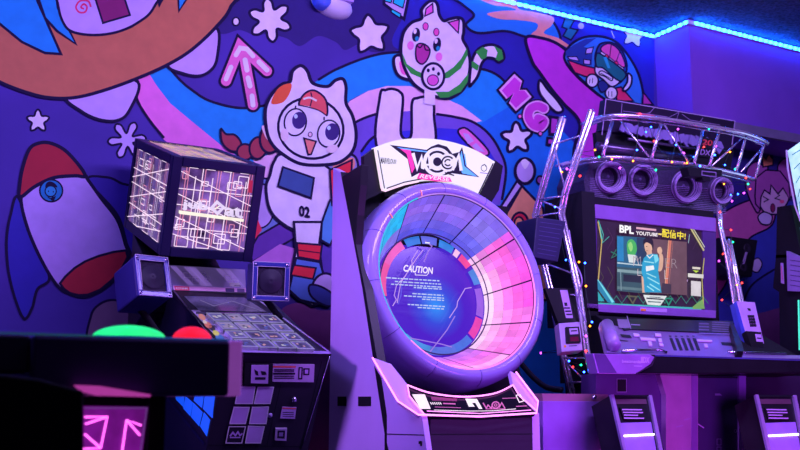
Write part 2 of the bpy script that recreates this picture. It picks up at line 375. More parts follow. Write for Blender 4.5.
a.F(S6([(100, 170), (190, 200), (255, 215), (262, 275), (200, 262), (140, 240)]), pt(206, 30, 110), False, 1.6)
a.F(S6([(355, 330), (400, 320), (470, 400), (380, 400)]), pt(206, 30, 110), False, 1.6)
a.F(S6([(270, 95), (300, 72), (350, 72), (400, 110), (430, 180), (425, 250), (380, 300), (300, 240), (255, 170)]), pt(24, 40, 140), True, 2)
a.F(S6([(285, 110), (330, 76), (385, 110), (420, 180), (415, 210), (350, 175)]), pt(226, 60, 170), True, 1.4)
a.F(S6([(290, 120), (415, 215), (412, 232), (275, 140)]), LV, False, 1)
for q in ((318, 155), (372, 190)): a.E(*S6([q])[0], 2, 3, pt(200, 30, 90), 0, .8)
a.S(S6([(345, 80), (335, 160)]), .8); a.S(S6([(395, 115), (372, 180)]), .8)
a.F(S6([(262, 190), (300, 205), (390, 270), (385, 300), (345, 318), (300, 280), (255, 240)]), LV, True, 1.6)
a.F(S6([(258, 150), (285, 135), (420, 235), (405, 285), (370, 275), (300, 215), (262, 205)]), pt(10, 84, 120), True, 1.6)
a.F(S6([(300, 155), (318, 150), (340, 215), (325, 215)]), pt(30, 130, 200), False)
a.F(S6([(278, 235), (300, 232), (350, 265), (345, 285), (310, 262), (280, 250)]), LV, True, 1.2); a.S(S6([(285, 243), (345, 275)]), .7)
for q in ((238, 285, 6, 6.6), (345, 355, 6, 6.4)): a.E(*S6([q[:2]])[0], q[2], q[3], LV, 0, 1.6)
for q in ([(225, 275), (222, 300)], [(240, 270), (238, 300)], [(330, 345), (330, 375)], [(348, 345), (348, 375)]): a.S(S6(q), .7)
a.F(S6([(270, 300), (300, 285), (330, 320), (290, 350)]), pt(22, 30, 130), True, 1.2)
a.F(S6([(438, 245), (460, 262), (455, 310), (430, 340), (410, 335), (435, 290)]), LV, True, 2)
a.F(S6([(525, 350), (580, 420), (520, 420)]), pt(168, 40, 170), False, 2)
a.S(S6([(345, 5), (362, 45)]), .9, LV)
a.build('painted_pilot', mur)
# astronaut in a cat hood; scale 3.75 from (250,55)
a = Art(.0105)
def S7(pts): return [(250+p[0]/3.75, 55+p[1]/3.75) for p in pts]
DR = pt(136, 36, 74)
for q in ([(-78, 370), (-60, 255), (-30, 300), (12, 345), (-10, 370)],): pass
a.F([(221, 129), (226, 134), (235, 135), (241, 143), (238, 151), (229, 150), (222, 142)], DR, True, 2.2)
a.E(245, 152, 8, 8, DR, 0, 2.2); a.E(258, 148, 8.5, 11, DR, 10, 2.2); a.E(271, 138, 11, 15, DR, 10, 2.6)
a.F([(262, 126), (270, 126), (272, 134), (268, 140), (264, 134)], pt(230, 150, 220), True)
a.F(S7([(75, 450), (90, 400), (130, 370), (300, 400), (330, 450), (335, 560), (300, 640), (230, 670), (150, 650), (80, 590), (60, 500)]), LV, True, 3)
a.F(S7([(270, 400), (320, 380), (385, 375), (405, 410), (395, 445), (350, 460), (318, 440)]), pt(110, 96, 200), True, 2.4); a.F(S7([(310, 420), (330, 400), (385, 385), (392, 420), (360, 445), (330, 445)]), pt(226, 110, 130), True)
a.F(S7([(62, 280), (58, 205), (80, 150), (120, 110), (150, 100), (160, 60), (190, 40), (215, 60), (235, 105), (290, 118), (320, 95), (348, 90), (360, 120), (360, 180), (385, 230), (398, 300), (385, 360), (340, 400), (280, 412), (190, 408), (120, 370), (80, 330)]), LV, True, 3.4)
a.F(S7([(80, 182), (95, 140), (120, 115), (155, 108), (148, 145), (122, 178)]), pt(240, 70, 50), True)
a.E(*S7([(228, 275)])[0], 33, 30, pt(205, 180, 252), 20, 2.6)
a.F(S7([(185, 190), (200, 150), (235, 132), (270, 150), (288, 180), (286, 228), (240, 205)]), pt(196, 66, 96), True, 2); a.S(S7([(228, 140), (232, 165), (222, 205)]), 1.2); a.S(S7([(200, 165), (225, 160), (250, 172)]), 2, pt(240, 170, 220))
a.F(S7([(183, 186), (220, 192), (260, 208), (290, 232), (286, 240), (240, 212), (183, 196)]), pt(205, 180, 252), False)
a.S(S7([(183, 188), (220, 196), (258, 208), (288, 228)]), 1.2)
for ex, ey, px_, py_ in ((170, 252, 184, 245), (295, 295, 308, 288)):
    a.E(*S7([(ex, ey)])[0], 11, 13.5, pt(214, 196, 254), 8, 1.6); a.E(*S7([(px_, py_)])[0], 7, 8.6, pt(46, 20, 120), 8); a.E(*S7([(px_-12, py_-15)])[0], 1.8, 2.2, pt(170, 190, 254))
a.S(S7([(168, 205), (172, 190)]), 1.4); a.S(S7([(278, 245), (278, 232)]), 1.4)
a.E(*S7([(226, 298)])[0], 2, 2.4, pt(235, 150, 220), 0, .8)
a.F(S7([(203, 312), (248, 324), (230, 372), (218, 374)]), pt(200, 96, 120), False, 1.6)
a.E(*S7([(130, 300)])[0], 4, 6.5, pt(240, 160, 226)); a.E(*S7([(308, 352)])[0], 6, 4, pt(240, 160, 226), -15)
a.F([(283, 167), (314, 178), (311, 198), (278, 186)], pt(44, 62, 150), False, 2)
a.text('02', WP, [(299, 205), (310, 207), (310, 218), (299, 216)], OUT, a.nx(), .035)
# legs
a.F([(294, 222), (322, 222), (319, 246), (326, 300), (312, 306), (288, 290), (296, 250)], LV, False, 2.4)
a.F([(297, 243), (322, 245), (320, 261), (298, 257)], pt(214, 20, 60), False, 2); a.S([(297, 250), (321, 253)], 1)
a.F([(296, 258), (320, 262), (328, 290), (318, 304), (300, 300), (289, 290)], pt(70, 90, 220), False, 2.4)
a.F([(294, 265), (316, 268), (313, 279), (291, 275)], pt(196, 24, 60), False, 1.8)
a.E(324, 288, 12, 15, LV2, 20, 2.4); a.F([(310, 285), (322, 287), (334, 296), (330, 306), (318, 302), (310, 294)], pt(40, 44, 160), True, 2)
a.F([(322, 222), (330, 200), (345, 190), (345, 215), (330, 245), (321, 240)], pt(66, 110, 220), False, 2)
a.F([(330, 170), (352, 160), (350, 200), (332, 205)], pt(206, 26, 60), False, 2)
a.build('painted_hooded_astronaut', mur)
a = Art(.005)
a.F([(262, 178), (275, 180), (279, 200), (285, 215), (296, 222), (294, 235), (262, 245), (250, 240), (256, 200)], pt(90, 96, 206), False, 2)
a.F([(258, 236), (296, 214), (300, 235), (252, 262), (250, 250)], pt(84, 36, 170), False, 2)
a.F([(252, 262), (280, 244), (300, 250), (300, 262), (290, 275), (262, 272)], pt(160, 84, 216), False)
a.F([(262, 185), (275, 200), (270, 222), (258, 225)], LV2, True, 1.6); a.F([(256, 215), (262, 230), (254, 240)], pt(206, 26, 80), False)
a.F([(272, 325), (283, 308), (300, 303), (318, 310), (336, 312), (345, 330), (345, 470), (150, 470), (150, 360), (230, 330)], pt(124, 50, 156), True)
a.F([(318, 226), (336, 250), (340, 310), (322, 290)], pt(70, 36, 170), False)
a.build('painted_ground', mur)
# rocket; scale 3.75 from (0,180)
a = Art(.004)
def S8(pts): return [(p[0]/3.75, 180+p[1]/3.75) for p in pts]
a.F(S8([(68, 65), (40, 130), (25, 220), (30, 330), (55, 440), (90, 520), (120, 480), (140, 410), (185, 365), (130, 240)]), pt(34, 24, 170), True, 2.8)
a.F(S8([(330, 0), (400, -10), (450, 10), (520, 60), (520, 300), (480, 250), (440, 130)]), pt(44, 22, 165), True, 2.4)
a.F(S8([(80, 60), (130, 18), (200, -15), (310, -18), (330, 0), (380, 70), (440, 150), (470, 240), (480, 290), (420, 380), (330, 435), (260, 425), (210, 390), (150, 290), (100, 170)]), pt(160, 116, 244), True, 3.4)
a.F(S8([(76, 64), (74, 20), (85, -45), (110, -115), (145, -138), (190, -138), (245, -110), (300, -50), (318, -14), (280, -16), (200, -8), (130, 25)]), pt(146, 18, 52), True, 3.6)
a.F(S8([(225, 388), (245, 362), (280, 330), (320, 305), (370, 285), (425, 270), (472, 264), (479, 288), (455, 335), (420, 375), (375, 412), (330, 430), (295, 432), (262, 424), (240, 408)]), pt(160, 24, 60), False, 2.4)
a.E(*S8([(192, 40)])[0], 11.4, 11, pt(12, 92, 200), 0, 1.6)
a.E(*S8([(190, 42)])[0], 5.6, 5.4, pt(30, 110, 214), 0, 1.2); a.F(S8([(172, 15), (185, 5), (205, 12), (215, 28), (190, 22), (172, 32)]), OUT, True)
for q in ((182, 42), (200, 44)): a.E(*S8([q])[0], .6, .8, OUT)
a.S(S8([(178, 62), (190, 70), (200, 62)]), .9); a.F(S8([(192, 66), (210, 60), (202, 80), (190, 74)]), OUT, False)
a.build('painted_rocket', mur)
a = Art(.003)
a.F([(90, 345), (91, 316), (100, 304), (114, 300), (128, 306), (135, 322), (136, 345)], pt(104, 66, 130), True, 2.4); a.build('painted_exhaust_cloud', mur); a = Art(.003)
a.F([(14, 296), (24, 310), (34, 296), (28, 290)], pt(60, 40, 180), True, 2); a.build('painted_flame', mur)
# roller pin and cone right of the ring game
a = Art(.0075)
a.F([(522, 186), (543, 208), (548, 250), (560, 300), (520, 300), (496, 232)], pt(206, 112, 120), False, 2.4)
a.F([(500, 208), (517, 181), (522, 186), (500, 218), (492, 216)], LV2, False, 2.4)
a.E(525, 171, 9.8, 12.5, LV2, 0, 3); a.F([(521, 162), (525, 159), (529, 163), (525, 169)], LV, True)
a.E(520, 224, 8.5, 11.5, pt(176, 20, 70), 0, 2.4); a.E(519, 223, 4.6, 6, pt(200, 110, 110), 0, 2)
a.E(532, 240, 8, 8.5, pt(14, 24, 120), 0, 2); a.E(532, 240, 4.8, 5.6, pt(0, 120, 220), 0, 1)
a.F([(512, 234), (526, 234), (522, 252), (514, 248)], pt(176, 20, 70), True, 2)
a.E(540, 180, 3.4, 4, pt(120, 50, 170), 0, 1.6)
a.build('painted_cone_and_ball', mur)
a = Art(.004)
for cx, cy, r, c in ((536, 267, 9, (170, 24, 60)), (562, 272, 9, (130, 30, 80)), (580, 278, 12, (16, 40, 190)), (548, 285, 7, (40, 110, 90))): a.E(cx, cy, r, r*1.15, pt(*c), 0, 2)
a.build('painted_dots', mur)
# crowned figure far right; scale 5 from (640,130)
a = Art(.004)
def S9(pts): return [(640+p[0]/5, 130+p[1]/5) for p in pts]
a.F([(700, 140), (830, 140), (830, 420), (700, 420)], pt(34, 18, 132), False)
a.F([(690, 250), (712, 238), (735, 222), (760, 208), (800, 200), (830, 200), (830, 420), (690, 420)], pt(40, 40, 180), True)
a.F([(690, 240), (705, 225), (735, 206), (760, 198), (775, 202), (772, 225), (750, 238), (735, 260), (722, 290), (690, 320)], pt(160, 60, 170), True, 1.8)
a.F([(752, 262), (758, 258), (762, 264), (758, 272), (752, 270)], LV2, True, 1.2)
a.F([(750, 420), (748, 330), (765, 312), (800, 318), (820, 420)], pt(110, 46, 150), True)
a.S([(744, 300), (752, 285), (770, 272), (790, 262)], 2)
a.build('painted_hill', mur)
a = Art(.0062)
HP = pt(140, 56, 175)
a.F(S9([(530, 290), (535, 200), (575, 160), (610, 175), (640, 200), (600, 400), (570, 390)]), HP, True, 1.6)
a.F(S9([(690, 210), (700, 160), (740, 140), (790, 170), (800, 300), (740, 330)]), HP, True, 1.6)
a.F(S9([(580, 330), (590, 250), (640, 210), (700, 215), (740, 270), (745, 340), (720, 390), (690, 420), (630, 415), (600, 380)]), pt(176, 120, 220), True, 1.6)
a.F(S9([(575, 330), (580, 240), (630, 200), (700, 205), (745, 265), (750, 350), (715, 290), (690, 320), (655, 275), (650, 320), (622, 300), (605, 335), (600, 395), (578, 370)]), HP, False, 1.4)
a.F(S9([(615, 185), (610, 125), (630, 145), (645, 118), (658, 140), (660, 125), (665, 175)]), pt(206, 96, 110), False, 1.4)
for q in ([(615, 332), (642, 348), (618, 360)], [(700, 325), (675, 342), (702, 350)]): a.S(S9(q), 1.1, None, False)
a.E(*S9([(664, 390)])[0], 2.2, 4.4, pt(110, 16, 90), 0, .8); a.E(*S9([(710, 358)])[0], 2.4, 1.8, pt(200, 60, 150))
a.F(S9([(590, 440), (600, 420), (625, 410), (660, 430), (650, 470), (610, 470)]), LV2, True, 1.4)
a.build('painted_crowned_figure', mur)
# oval emergency lamp on the wall, top centre
lamp = thing('wall_lamp', 'white oval lamp fitting on the mural above the stars', 'wall lamp', WP.at(331, 8))
cl = WP.at(331, 5)
pr = [(1e-4, .075), (.06, .07), (.1, .05), (.122, .02), (.125, 0)]
mb = MB(); mb.lathe(cl, (0, -1, 0), pr, WHT, 28)
for v in mb.v: v.z = cl.z+(v.z-cl.z)*.62-(v.x-cl.x)*.12
mb.build('lamp_body', lamp)
mb = MB(); mb.lathe(WP.at(318, 4), (0, -1, 0), [(1e-4, .1), (.03, .095), (.045, .075), (.05, .03)], mat('blue_lens', (.1, .2, .8), .2), 20); mb.build('blue_lens', lamp)
mb = MB(); c_ = WP.at(336, 5); mb.box(c_.x-.04, c_.x+.07, WY-.085, WY-.03, c_.z, c_.z+.05, mat('lilac_cover', (.5, .35, .75), .5)); mb.build('battery_cover', lamp, .004)
# ================================================================ cube-topped music game (left)
JB = thing('arcade_cabinet', 'slanted music game cabinet topped by a glowing cube with neon circuit lines', 'arcade machine', (1.36, 4.1, 0))
t_ = .3347; JO = V((1.160, 3.9, 1.832)); JW, JH, JD = .404, .42, .662
ju, jd, jb = V((1, 0, 0)), V((0, math.sin(t_), -math.cos(t_))), V((0, math.cos(t_), math.sin(t_)))
def jp(u, v, s, o=0): return JO+ju*u+jd*v+jb*s
def jbox(mb, u0, u1, v0, v1, s0, s1, m): mb.obox(jp(u0, v0, s0), ju*(u1-u0), jd*(v1-v0), jb*(s1-s0), m)
NAVY = mat('navy_coat', (.008, .008, .04), .45)
mb = MB(); w = .042
for u in (0, JW-w):
    for s in (0, JD-w): jbox(mb, u, u+w, 0, JH, s, s+w, NAVY)
for v in (0, JH-w):
    for s in (0, JD-w): jbox(mb, w, JW-w, v, v+w, s, s+w, NAVY)
    for u in (0, JW-w): jbox(mb, u, u+w, v, v+w, w, JD-w, NAVY)
jbox(mb, w, JW-w, JH-w, JH-.01, w, JD-w, NAVY); jbox(mb, w, JW-w, w, JH-w, JD-w, JD-.01, NAVY)
cube = lab(mb.build('cube_frame', JB, .004), 'dark cube frame holding the glowing panels')
def lines(mb, O, A, B, segs, wd, m, N, off=.003):
    for p, q in segs:
        a = O+A*p[0]+B*p[1]+N*off; b = O+A*q[0]+B*q[1]+N*off; d = (b-a).normalized(); n = N.cross(d)*wd/2
        f = [a+n, b+n, b-n, a-n]; mb.face3([a+n, b+n, b-n, a-n], N, m)
def rect(x0, y0, x1, y1): return [((x0, y0), (x1, y0)), ((x1, y0), (x1, y1)), ((x1, y1), (x0, y1)), ((x0, y1), (x0, y0))]
acr = mat('backlit_lilac_acrylic', (.16, .11, .2), .3, em=.12, emc=(.42, .26, .46), noise=.97, scale=11)
acw = mat('backlit_warm_acrylic', (.3, .22, .2), .3, em=.22, emc=(.62, .36, .22), noise=.8, scale=9)
nl1 = gl(250, 220, 250, 1.15); nl2 = gl(245, 150, 190, .9); nl3 = gl(255, 214, 150, 1.)
R_ = random.Random(3)
def panel(name, O, A, B, N, seed, label):
    R = random.Random(seed); mb = MB(); mb.face3([O, O+A, O+A+B, O+B], N, acw if 'roof' in label else acr, .006); p = mb.build(name, JB); lab(p, label)
    L1 = []; L2 = []; L3 = []
    for k in range(5):
        x = .06+k*.21+R.uniform(-.03, .03); (L1 if k % 2 else L2).append(((x, 0), (x, 1))); L2.append(((x+.035, 0), (x+.035, R.uniform(.6, 1))))
    for y in (.06, .34, .62, .84): L1.append(((0, y), (1, min(1, y+.34)))) if y < .7 else L1.append(((0, y), (.7, 1)))
    for y in (.27, .47, .76): L1.append(((0, y), (1, y)))
    for k in range(4): x = .1+k*.23; L1.append(((x, 0), (x+.12, 0.)) ); L1.append(((x+.1, .1), (x+.1, .9)))
    for _ in range(14):
        x, y, s = R.uniform(.02, .8), R.uniform(.02, .82), R.uniform(.06, .16); L1 += rect(x, y, x+s, y+s*R.uniform(.7, 1.1))
    for x in (.04, .33, .62): L3 += rect(x, .86, x+.17, .99)
    for _ in range(5):
        x, y, s = R.uniform(.02, .8), R.uniform(.02, .7), R.uniform(.05, .1); L2 += rect(x, y, x+s, y+s*1.6)
    m2 = MB(); lines(m2, O, A, B, L1, .0036, nl3 if 'roof' in label else nl1, N); lines(m2, O, A, B, L2, .003, nl2, N, .0036); lines(m2, O, A, B, L3, .003, nl3 if 'roof' in label else nl1, N, .0042)
    m2.build('circuit_line', p); return p
g = .006
panel('front_panel', jp(w, w, g), ju*(JW-2*w), jd*(JH-2*w), -jb, 5, 'front face with neon lines and raised logo')
panel('side_panel', jp(g, w, w), jb*(JD-2*w), jd*(JH-2*w), -ju, 9, 'left face with neon lines')
tp = panel('roof_panel', jp(w, g, w), ju*(JW-2*w), jb*(JD-2*w), -jd, 12, 'warm lit roof face with neon lines')
FPL = Pl(jp(0, 0, -.012), jb)
mb = MB(); lg = gl(255, 244, 225, 1.05)
mb.fill(FPL, [(180, 211), (244, 219.5), (243.5, 222), (180, 214)], lg, 0, .03)
lw = gl(232, 214, 252, 1.)
mb.text('jub', FPL, [(184, 199.5), (208.5, 203), (208.5, 213), (183, 210.5)], lw, .006, .012, th=.02)
mb.fill(FPL, [(249, 180), (253, 180.5), (252, 193), (248, 192.5)], gl(190, 30, 70, .8), .004)
mb.stroke(FPL, [(217, 202), (223.5, 207.5), (217.5, 213.5), (211.5, 208)], 3., lw, .006, True); mb.stroke(FPL, [(215, 209), (219.5, 206)], 1.2, lg, .006)
mb.text('at', FPL, [(226, 206), (243, 208.5), (243, 218.5), (225.5, 216)], lw, .006, .012, th=.02)
mb.build('raised_logo', JB)
# body
Pf = PY(3.55).at(330, 354); BZ = Pf.z
GP = PT(Pf, 66)                       # glass play surface, 24 degrees off level
FP_ = Pl(Pf, (0, -math.cos(math.radians(27)), -math.sin(math.radians(27))))
XR = Pf.x; XL = FP_.at(214, 410).x
topb = GP.at(247, 292); yb, zb = topb.y, topb.z
print('jubeat', Pf, XL, XR, topb)
kz = .25; ky = Pf.y+(BZ-kz)*math.tan(math.radians(27))
body = MB()
body.prism([(Pf.y+.004, BZ-.008), (ky, kz), (ky, 0), (4.45, 0), (4.5, zb-.1), (yb+.1, zb-.03), (yb, zb-.006)], XL, XR, DRK)
lab(body.build('body', JB, .005), 'charcoal slanted lower body')
nk = MB(); nk.prism([(yb+.06, zb), (yb+.13, 1.45), (4.6, 1.62), (4.62, zb-.2), (4.35, zb-.1)], JO.x+.03, JO.x+JW-.03, BLK)
nk.build('neck', JB, .004)
glass = mat('dark_display_glass', (.05, .045, .09), .12, em=.12, emc=(.3, .22, .6), noise=.7, scale=7)
mb = MB(); mb.fill(GP, [(172, 290), (249, 292), (331.5, 354), (226, 351)], BLK, .001, .018); deck = mb.build('play_deck', JB, .002)
mb = MB(); mb.fill(GP, [(184, 296), (244, 297.5), (267, 312), (199, 310)], glass, .004, .002); mb.stroke(GP, [(200, 300), (214, 306), (232, 301), (262, 311)], .6, gl(150, 130, 200, .5), .0046)
lab(mb.build('display', JB), 'dark reflective display above the buttons')
mb = MB()
mb.stroke(GP, [(174, 291), (222, 350)], 1.3, CHR, .008); mb.stroke(GP, [(248, 292), (331, 353)], 1.3, CHR, .008); mb.stroke(GP, [(196, 312.5), (277, 314.5)], 2.2, mat('steel_strip', (.35, .35, .42), .25, .8), .008); mb.stroke(GP, [(224, 350.5), (330, 352.5)], 2.6, LAV, .008)
mb.build('edge_trim', JB)
# character strip left of the buttons
mb = MB(); mb.fill(GP, [(191, 310), (199, 310), (243, 349), (228, 349)], mat('strip_print', (.25, .2, .32), .4, em=.15, emc=(.4, .25, .6), noise=.8, scale=30), .005)
for x, y, r, c in ((202, 317, 3.2, (240, 150, 150)), (208, 325, 3.4, (226, 120, 120)), (212, 328, 3, (40, 30, 50)), (216, 333, 3, (240, 220, 120)), (220, 338, 4, (70, 120, 235)), (227, 343, 3.4, (60, 90, 220)), (205, 322, 2, (250, 220, 230))):
    mb.fill(GP, ell(x, y, r*1.3, r*.8, 35, 12), gl(*c, .6), .0056)
lab(mb.build('artwork_strip', JB), 'coloured character artwork strip')
# sixteen buttons
cap_m = mat('clear_button_cap', (.2, .18, .34), .08, em=.1, emc=(.42, .38, .8), noise=.5, scale=24)
R = random.Random(4)
for r in range(4):
    for c in range(4):
        x = 217.5+c*18.2+r*(9.6+c*.15); y = 316.6+c*.75+r*8.75
        cx = (x, y); hw, vh = 7.4+r*.3, 3.5
        q = [(x-hw-3.6, y-vh-.2), (x+hw-4.2, y-vh+.2), (x+hw+4, y+vh+.2), (x-hw+4, y+vh)]
        mb = MB(); mb.fill(GP, q, cap_m, .022, .018)
        i_ = quad_grid(q, .12, .88, .14, .86); mb.fill(GP, i_, gl(*R.choice([(150, 140, 210), (120, 110, 190), (190, 170, 225), (90, 80, 150)]), .5), .0226)
        for _ in range(4):
            u, v = R.uniform(.15, .65), R.uniform(.2, .6); mb.fill(GP, quad_grid(q, u, u+R.uniform(.1, .25), v, v+.18), gl(*R.choice([(230, 225, 250), (235, 170, 190), (60, 50, 90), (90, 100, 210)]), .6), .0232)
        mb.stroke(GP, q, .7, gl(200, 195, 245, .42), .0236, True); mb.build('button', JB)
# banner below the cube
BP = PT(GP.at(210, 292), 18)
bq = [(168.7, 265), (245, 269.5), (246, 292.5), (173.7, 290)]
mb = MB(); mb.fill(BP, bq, mat('banner_print', (.26, .17, .42), .5, em=.1, emc=(.45, .3, .9), noise=.15), .01, .02)
for u in (.02, .2, .27, .62, .72): 
    for k in range(3): mb.fill(BP, [lerp(lerp(bq[0], bq[1], u+k*.03), lerp(bq[3], bq[2], u+k*.03), .04), lerp(lerp(bq[0], bq[1], u+.012+k*.03), lerp(bq[3], bq[2], u+.012+k*.03), .04), lerp(lerp(bq[0], bq[1], min(.99, u+.21+k*.03)), lerp(bq[3], bq[2], min(.99, u+.21+k*.03)), .78), lerp(lerp(bq[0], bq[1], min(.99, u+.2+k*.03)), lerp(bq[3], bq[2], min(.99, u+.2+k*.03)), .78)], gl(165, 125, 235, .85), .0104)
for k in range(2):
    for (u0, v0) in ((.18, .28), (.72, .3)): mb.stroke(BP, quad_grid(bq, u0+k*.1, u0+.08+k*.1, v0+k*.18, v0+.2+k*.18), .6, pt(180, 150, 245), .0108, True)
for p in ((203, 273.5), (206, 277), (207.5, 280)): mb.stroke(BP, ell(p[0], p[1], 1.7, 1.5, 0, 10), .7, pt(226, 205, 255), .011, True)
mb.fill(BP, quad_grid(bq, 0, 1, .82, .99), pt(200, 130, 230), .0112)
mb.fill(BP, quad_grid(bq, .78, .92, .6, .76), pt(210, 170, 240), .0114); mb.stroke(BP, [(234, 285.6), (241, 286)], .7, OUT, .0118)
ban = lab(mb.build('banner', JB), 'lilac banner with diagonal stripes')
lb = quad_grid(bq, .02, .22, .84, 1.0)
mb = MB(); mb.fill(BP, lb, pt(186, 30, 90), .0125); mb.text('KONAMI', BP, quad_grid(lb, .08, .92, .2, .8), pt(235, 200, 240), .0130, .02); lab(mb.build('maker_label', ban), 'small red label with lettering')
mb = MB(); mb.fill(BP, quad_grid(bq, .72, .84, .84, 1.), pt(60, 40, 110), .0125); mb.fill(BP, quad_grid(bq, .88, .98, .84, 1.), pt(90, 60, 140), .0125); mb.build('sticker', ban)
# speakers
def gbox(x, z, w_, h, d, yw, pt_, Y):
    a = V((math.cos(yw), math.sin(yw), 0)); b = V((-math.sin(yw)*math.cos(pt_), math.cos(yw)*math.cos(pt_), math.sin(pt_))); u = b.cross(a)*-1
    if u.z < 0: u = -u
    return V((x, Y, z)), a*w_, b*d, -u*h
acryl = mat('frosted_clear_frame', (.035, .045, .22), .2); grl = mat('speaker_mesh', (.02, .015, .03), .6, bump=.6, scale=220, noise=.8)
def cube_speaker(o, A, B, D, arm):
    mb = MB(); mb.obox(o, A, B, D, mat('navy_speaker_shell', (.016, .016, .1), .4)); s = lab(mb.build('speaker', JB, .008), 'box speaker with clear frame')
    n = -B.normalized(); f = lambda u, v, k=0: o+A*u+D*v+n*k
    mb = MB(); e = .12
    for u0, u1, v0, v1 in ((0, 1, 0, e), (0, 1, 1-e, 1), (0, e, e, 1-e), (1-e, 1, e, 1-e)): mb.obox(f(u0, v0, 0), A*(u1-u0), D*(v1-v0), n*.014, acryl)
    mb.build('clear_frame', s, .003)
    mb = MB()
    for a_, b_ in ((0, 1), (e, 1-e)): mb.tube([f(a_, a_, .0145), f(b_, a_, .0145), f(b_, b_, .0145), f(a_, b_, .0145), f(a_, a_, .0145)], .0009, WHT, 4)
    mb.build('frame_edge', s)
    mb = MB(); mb.face3([f(e, e, .004), f(1-e, e, .004), f(1-e, 1-e, .004), f(e, 1-e, .004)], n, grl)
    c = f(.5, .5, .006); mb.lathe(c, n, [(.001, .002), (.014, .006), (.02, 0), (.045, .003), (.05, 0)], DRK, 24)
    mb.build('grille', s)
    mb = MB()
    for u in (.06, .94):
        for v in (.06, .94): mb.lathe(f(u, v, .0145), n, [(1e-4, .004), (.005, .003), (.006, 0)], CHR, 10)
    mb.build('screw', s)
    mb = MB(); mb.tube(arm, .014, BLKM); mb.build('speaker_arm', JB)
for (x, z, w_, h, d, yw, pp, Y) in ((.977, 1.387, .136, .165, .175, .2, -.301, 3.75),):
    o, A, B, D = gbox(x, z, w_, h, d, yw, pp, Y); cube_speaker(o, A, B, D, [o+A*.6+B*.8+D*.95, V((1.15, 3.95, 1.1)), V((XL+.02, 3.95, 1.02))])
o, A, B, D = gbox(1.468, 1.402, .15, .155, .11, -.17, .06, 3.78); cube_speaker(o, A, B, D, [o+A*.5+B+D*.9, V((XR-.03, 3.92, 1.16))])
# side plates and front plates
SP = PX(XL)
def C3(pts): return [(150+p[0]/3.98, 337+p[1]/3.98) for p in pts]
blue = mat('blue_lit_plate', (.05, .1, .5), .4, em=.75, emc=(.0, .10, 1.), noise=.05)  # emission stands in for blue light falling on the plates
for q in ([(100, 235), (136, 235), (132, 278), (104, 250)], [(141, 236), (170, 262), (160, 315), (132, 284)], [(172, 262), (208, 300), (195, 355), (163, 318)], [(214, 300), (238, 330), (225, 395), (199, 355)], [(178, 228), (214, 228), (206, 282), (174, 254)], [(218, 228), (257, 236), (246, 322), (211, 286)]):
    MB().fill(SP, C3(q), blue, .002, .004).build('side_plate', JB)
mb = MB(); mb.stroke(SP, C3([(68, 245), (215, 425)]), 2.4, NAVY, .004, th=.01); mb.build('side_trim', JB)
lp = mat('satin_lilac_plate', (.52, .34, .68), .35)
for k, q in enumerate(([(352, 200), (418, 200), (408, 265), (340, 265)], [(430, 200), (492, 200), (478, 265), (415, 265)], [(335, 280), (396, 280), (380, 345), (318, 345)], [(408, 280), (472, 278), (462, 345), (396, 345)], [(315, 357), (380, 357), (365, 422), (302, 422)], [(392, 355), (455, 357), (440, 422), (380, 422)])):
    mb = MB(); mb.fill(FP_, C3(q), DRK if k == 4 else lp, .006, .006); mb.stroke(FP_, C3(q), .9, WHT, .0066, True)
    if k == 4: mb.stroke(FP_, C3([(318, 395), (330, 380), (340, 392), (350, 378), (358, 392), (368, 384)]), 1.6, lp, .007); mb.stroke(FP_, C3([(318, 400), (360, 400)]), 1.2, lp, .007)
    lab(mb.build('front_plate', JB), 'dark plate with white lettering frame' if k == 4 else 'pale lilac square plate')
mb = MB(); mb.fill(FP_, C3([(380, 106), (490, 108), (486, 190), (378, 188)]), BLK, .012, .012); cr = lab(mb.build('card_reader', JB), 'card reader with pictogram plate')
mb = MB(); mb.fill(FP_, C3([(404, 112), (472, 112), (470, 186), (402, 184)]), lp, .014, .002)
for q in ([(415, 128), (430, 138), (432, 155), (420, 150)], [(440, 135), (460, 138), (465, 150), (445, 152)], [(418, 160), (460, 160), (460, 170), (418, 170)]): mb.fill(FP_, C3(q), DRK, .0146)
mb.build('reader_plate', cr)
mb = MB(); mb.fill(FP_, C3([(488, 108), (655, 110), (652, 180), (488, 178)]), mat('instruction_strip', (.5, .36, .6), .4), .008, .006)
mb.stroke(FP_, C3([(490, 118), (580, 119)]), 1.6, pt(190, 60, 80), .0086)
for y in (130, 136, 156, 164): mb.stroke(FP_, C3([(494, y), (574, y)]), 1., DRK, .0088)
mb.fill(FP_, C3([(490, 142), (578, 142), (578, 150), (490, 150)]), DRK, .0086)
mb.stroke(FP_, C3([(594, 122), (606, 122), (604, 166), (592, 166)]), 1.2, DRK, .0088, True); mb.fill(FP_, C3([(610, 124), (636, 124), (634, 152), (610, 152)]), DRK, .0088); mb.fill(FP_, C3([(616, 130), (630, 130), (629, 146), (616, 146)]), lp, .009)
mb.build('instruction_label', JB)
mb = MB(); mb.fill(FP_, C3([(527, 278), (583, 280), (577, 326), (518, 324)]), lp, .004, .002); mb.stroke(FP_, C3([(527, 283), (581, 285)]), 1.2, pt(200, 60, 90), .0046)
for y in (300, 308, 316): mb.stroke(FP_, C3([(528, y), (572, y)]), .6, DRK, .0046)
mb.build('notice_sticker', JB)
mb = MB(); mb.fill(FP_, C3([(500, 364), (546, 364), (543, 414), (498, 412)]), mat('coin_plate', (.6, .5, .68), .3, .4), .008, .008); mb.fill(FP_, C3([(508, 372), (538, 372), (536, 405), (506, 403)]), DRK, .0086); mb.fill(FP_, C3([(514, 380), (530, 380), (529, 396), (513, 395)]), LAV, .009); mb.build('coin_slot', JB, .001)
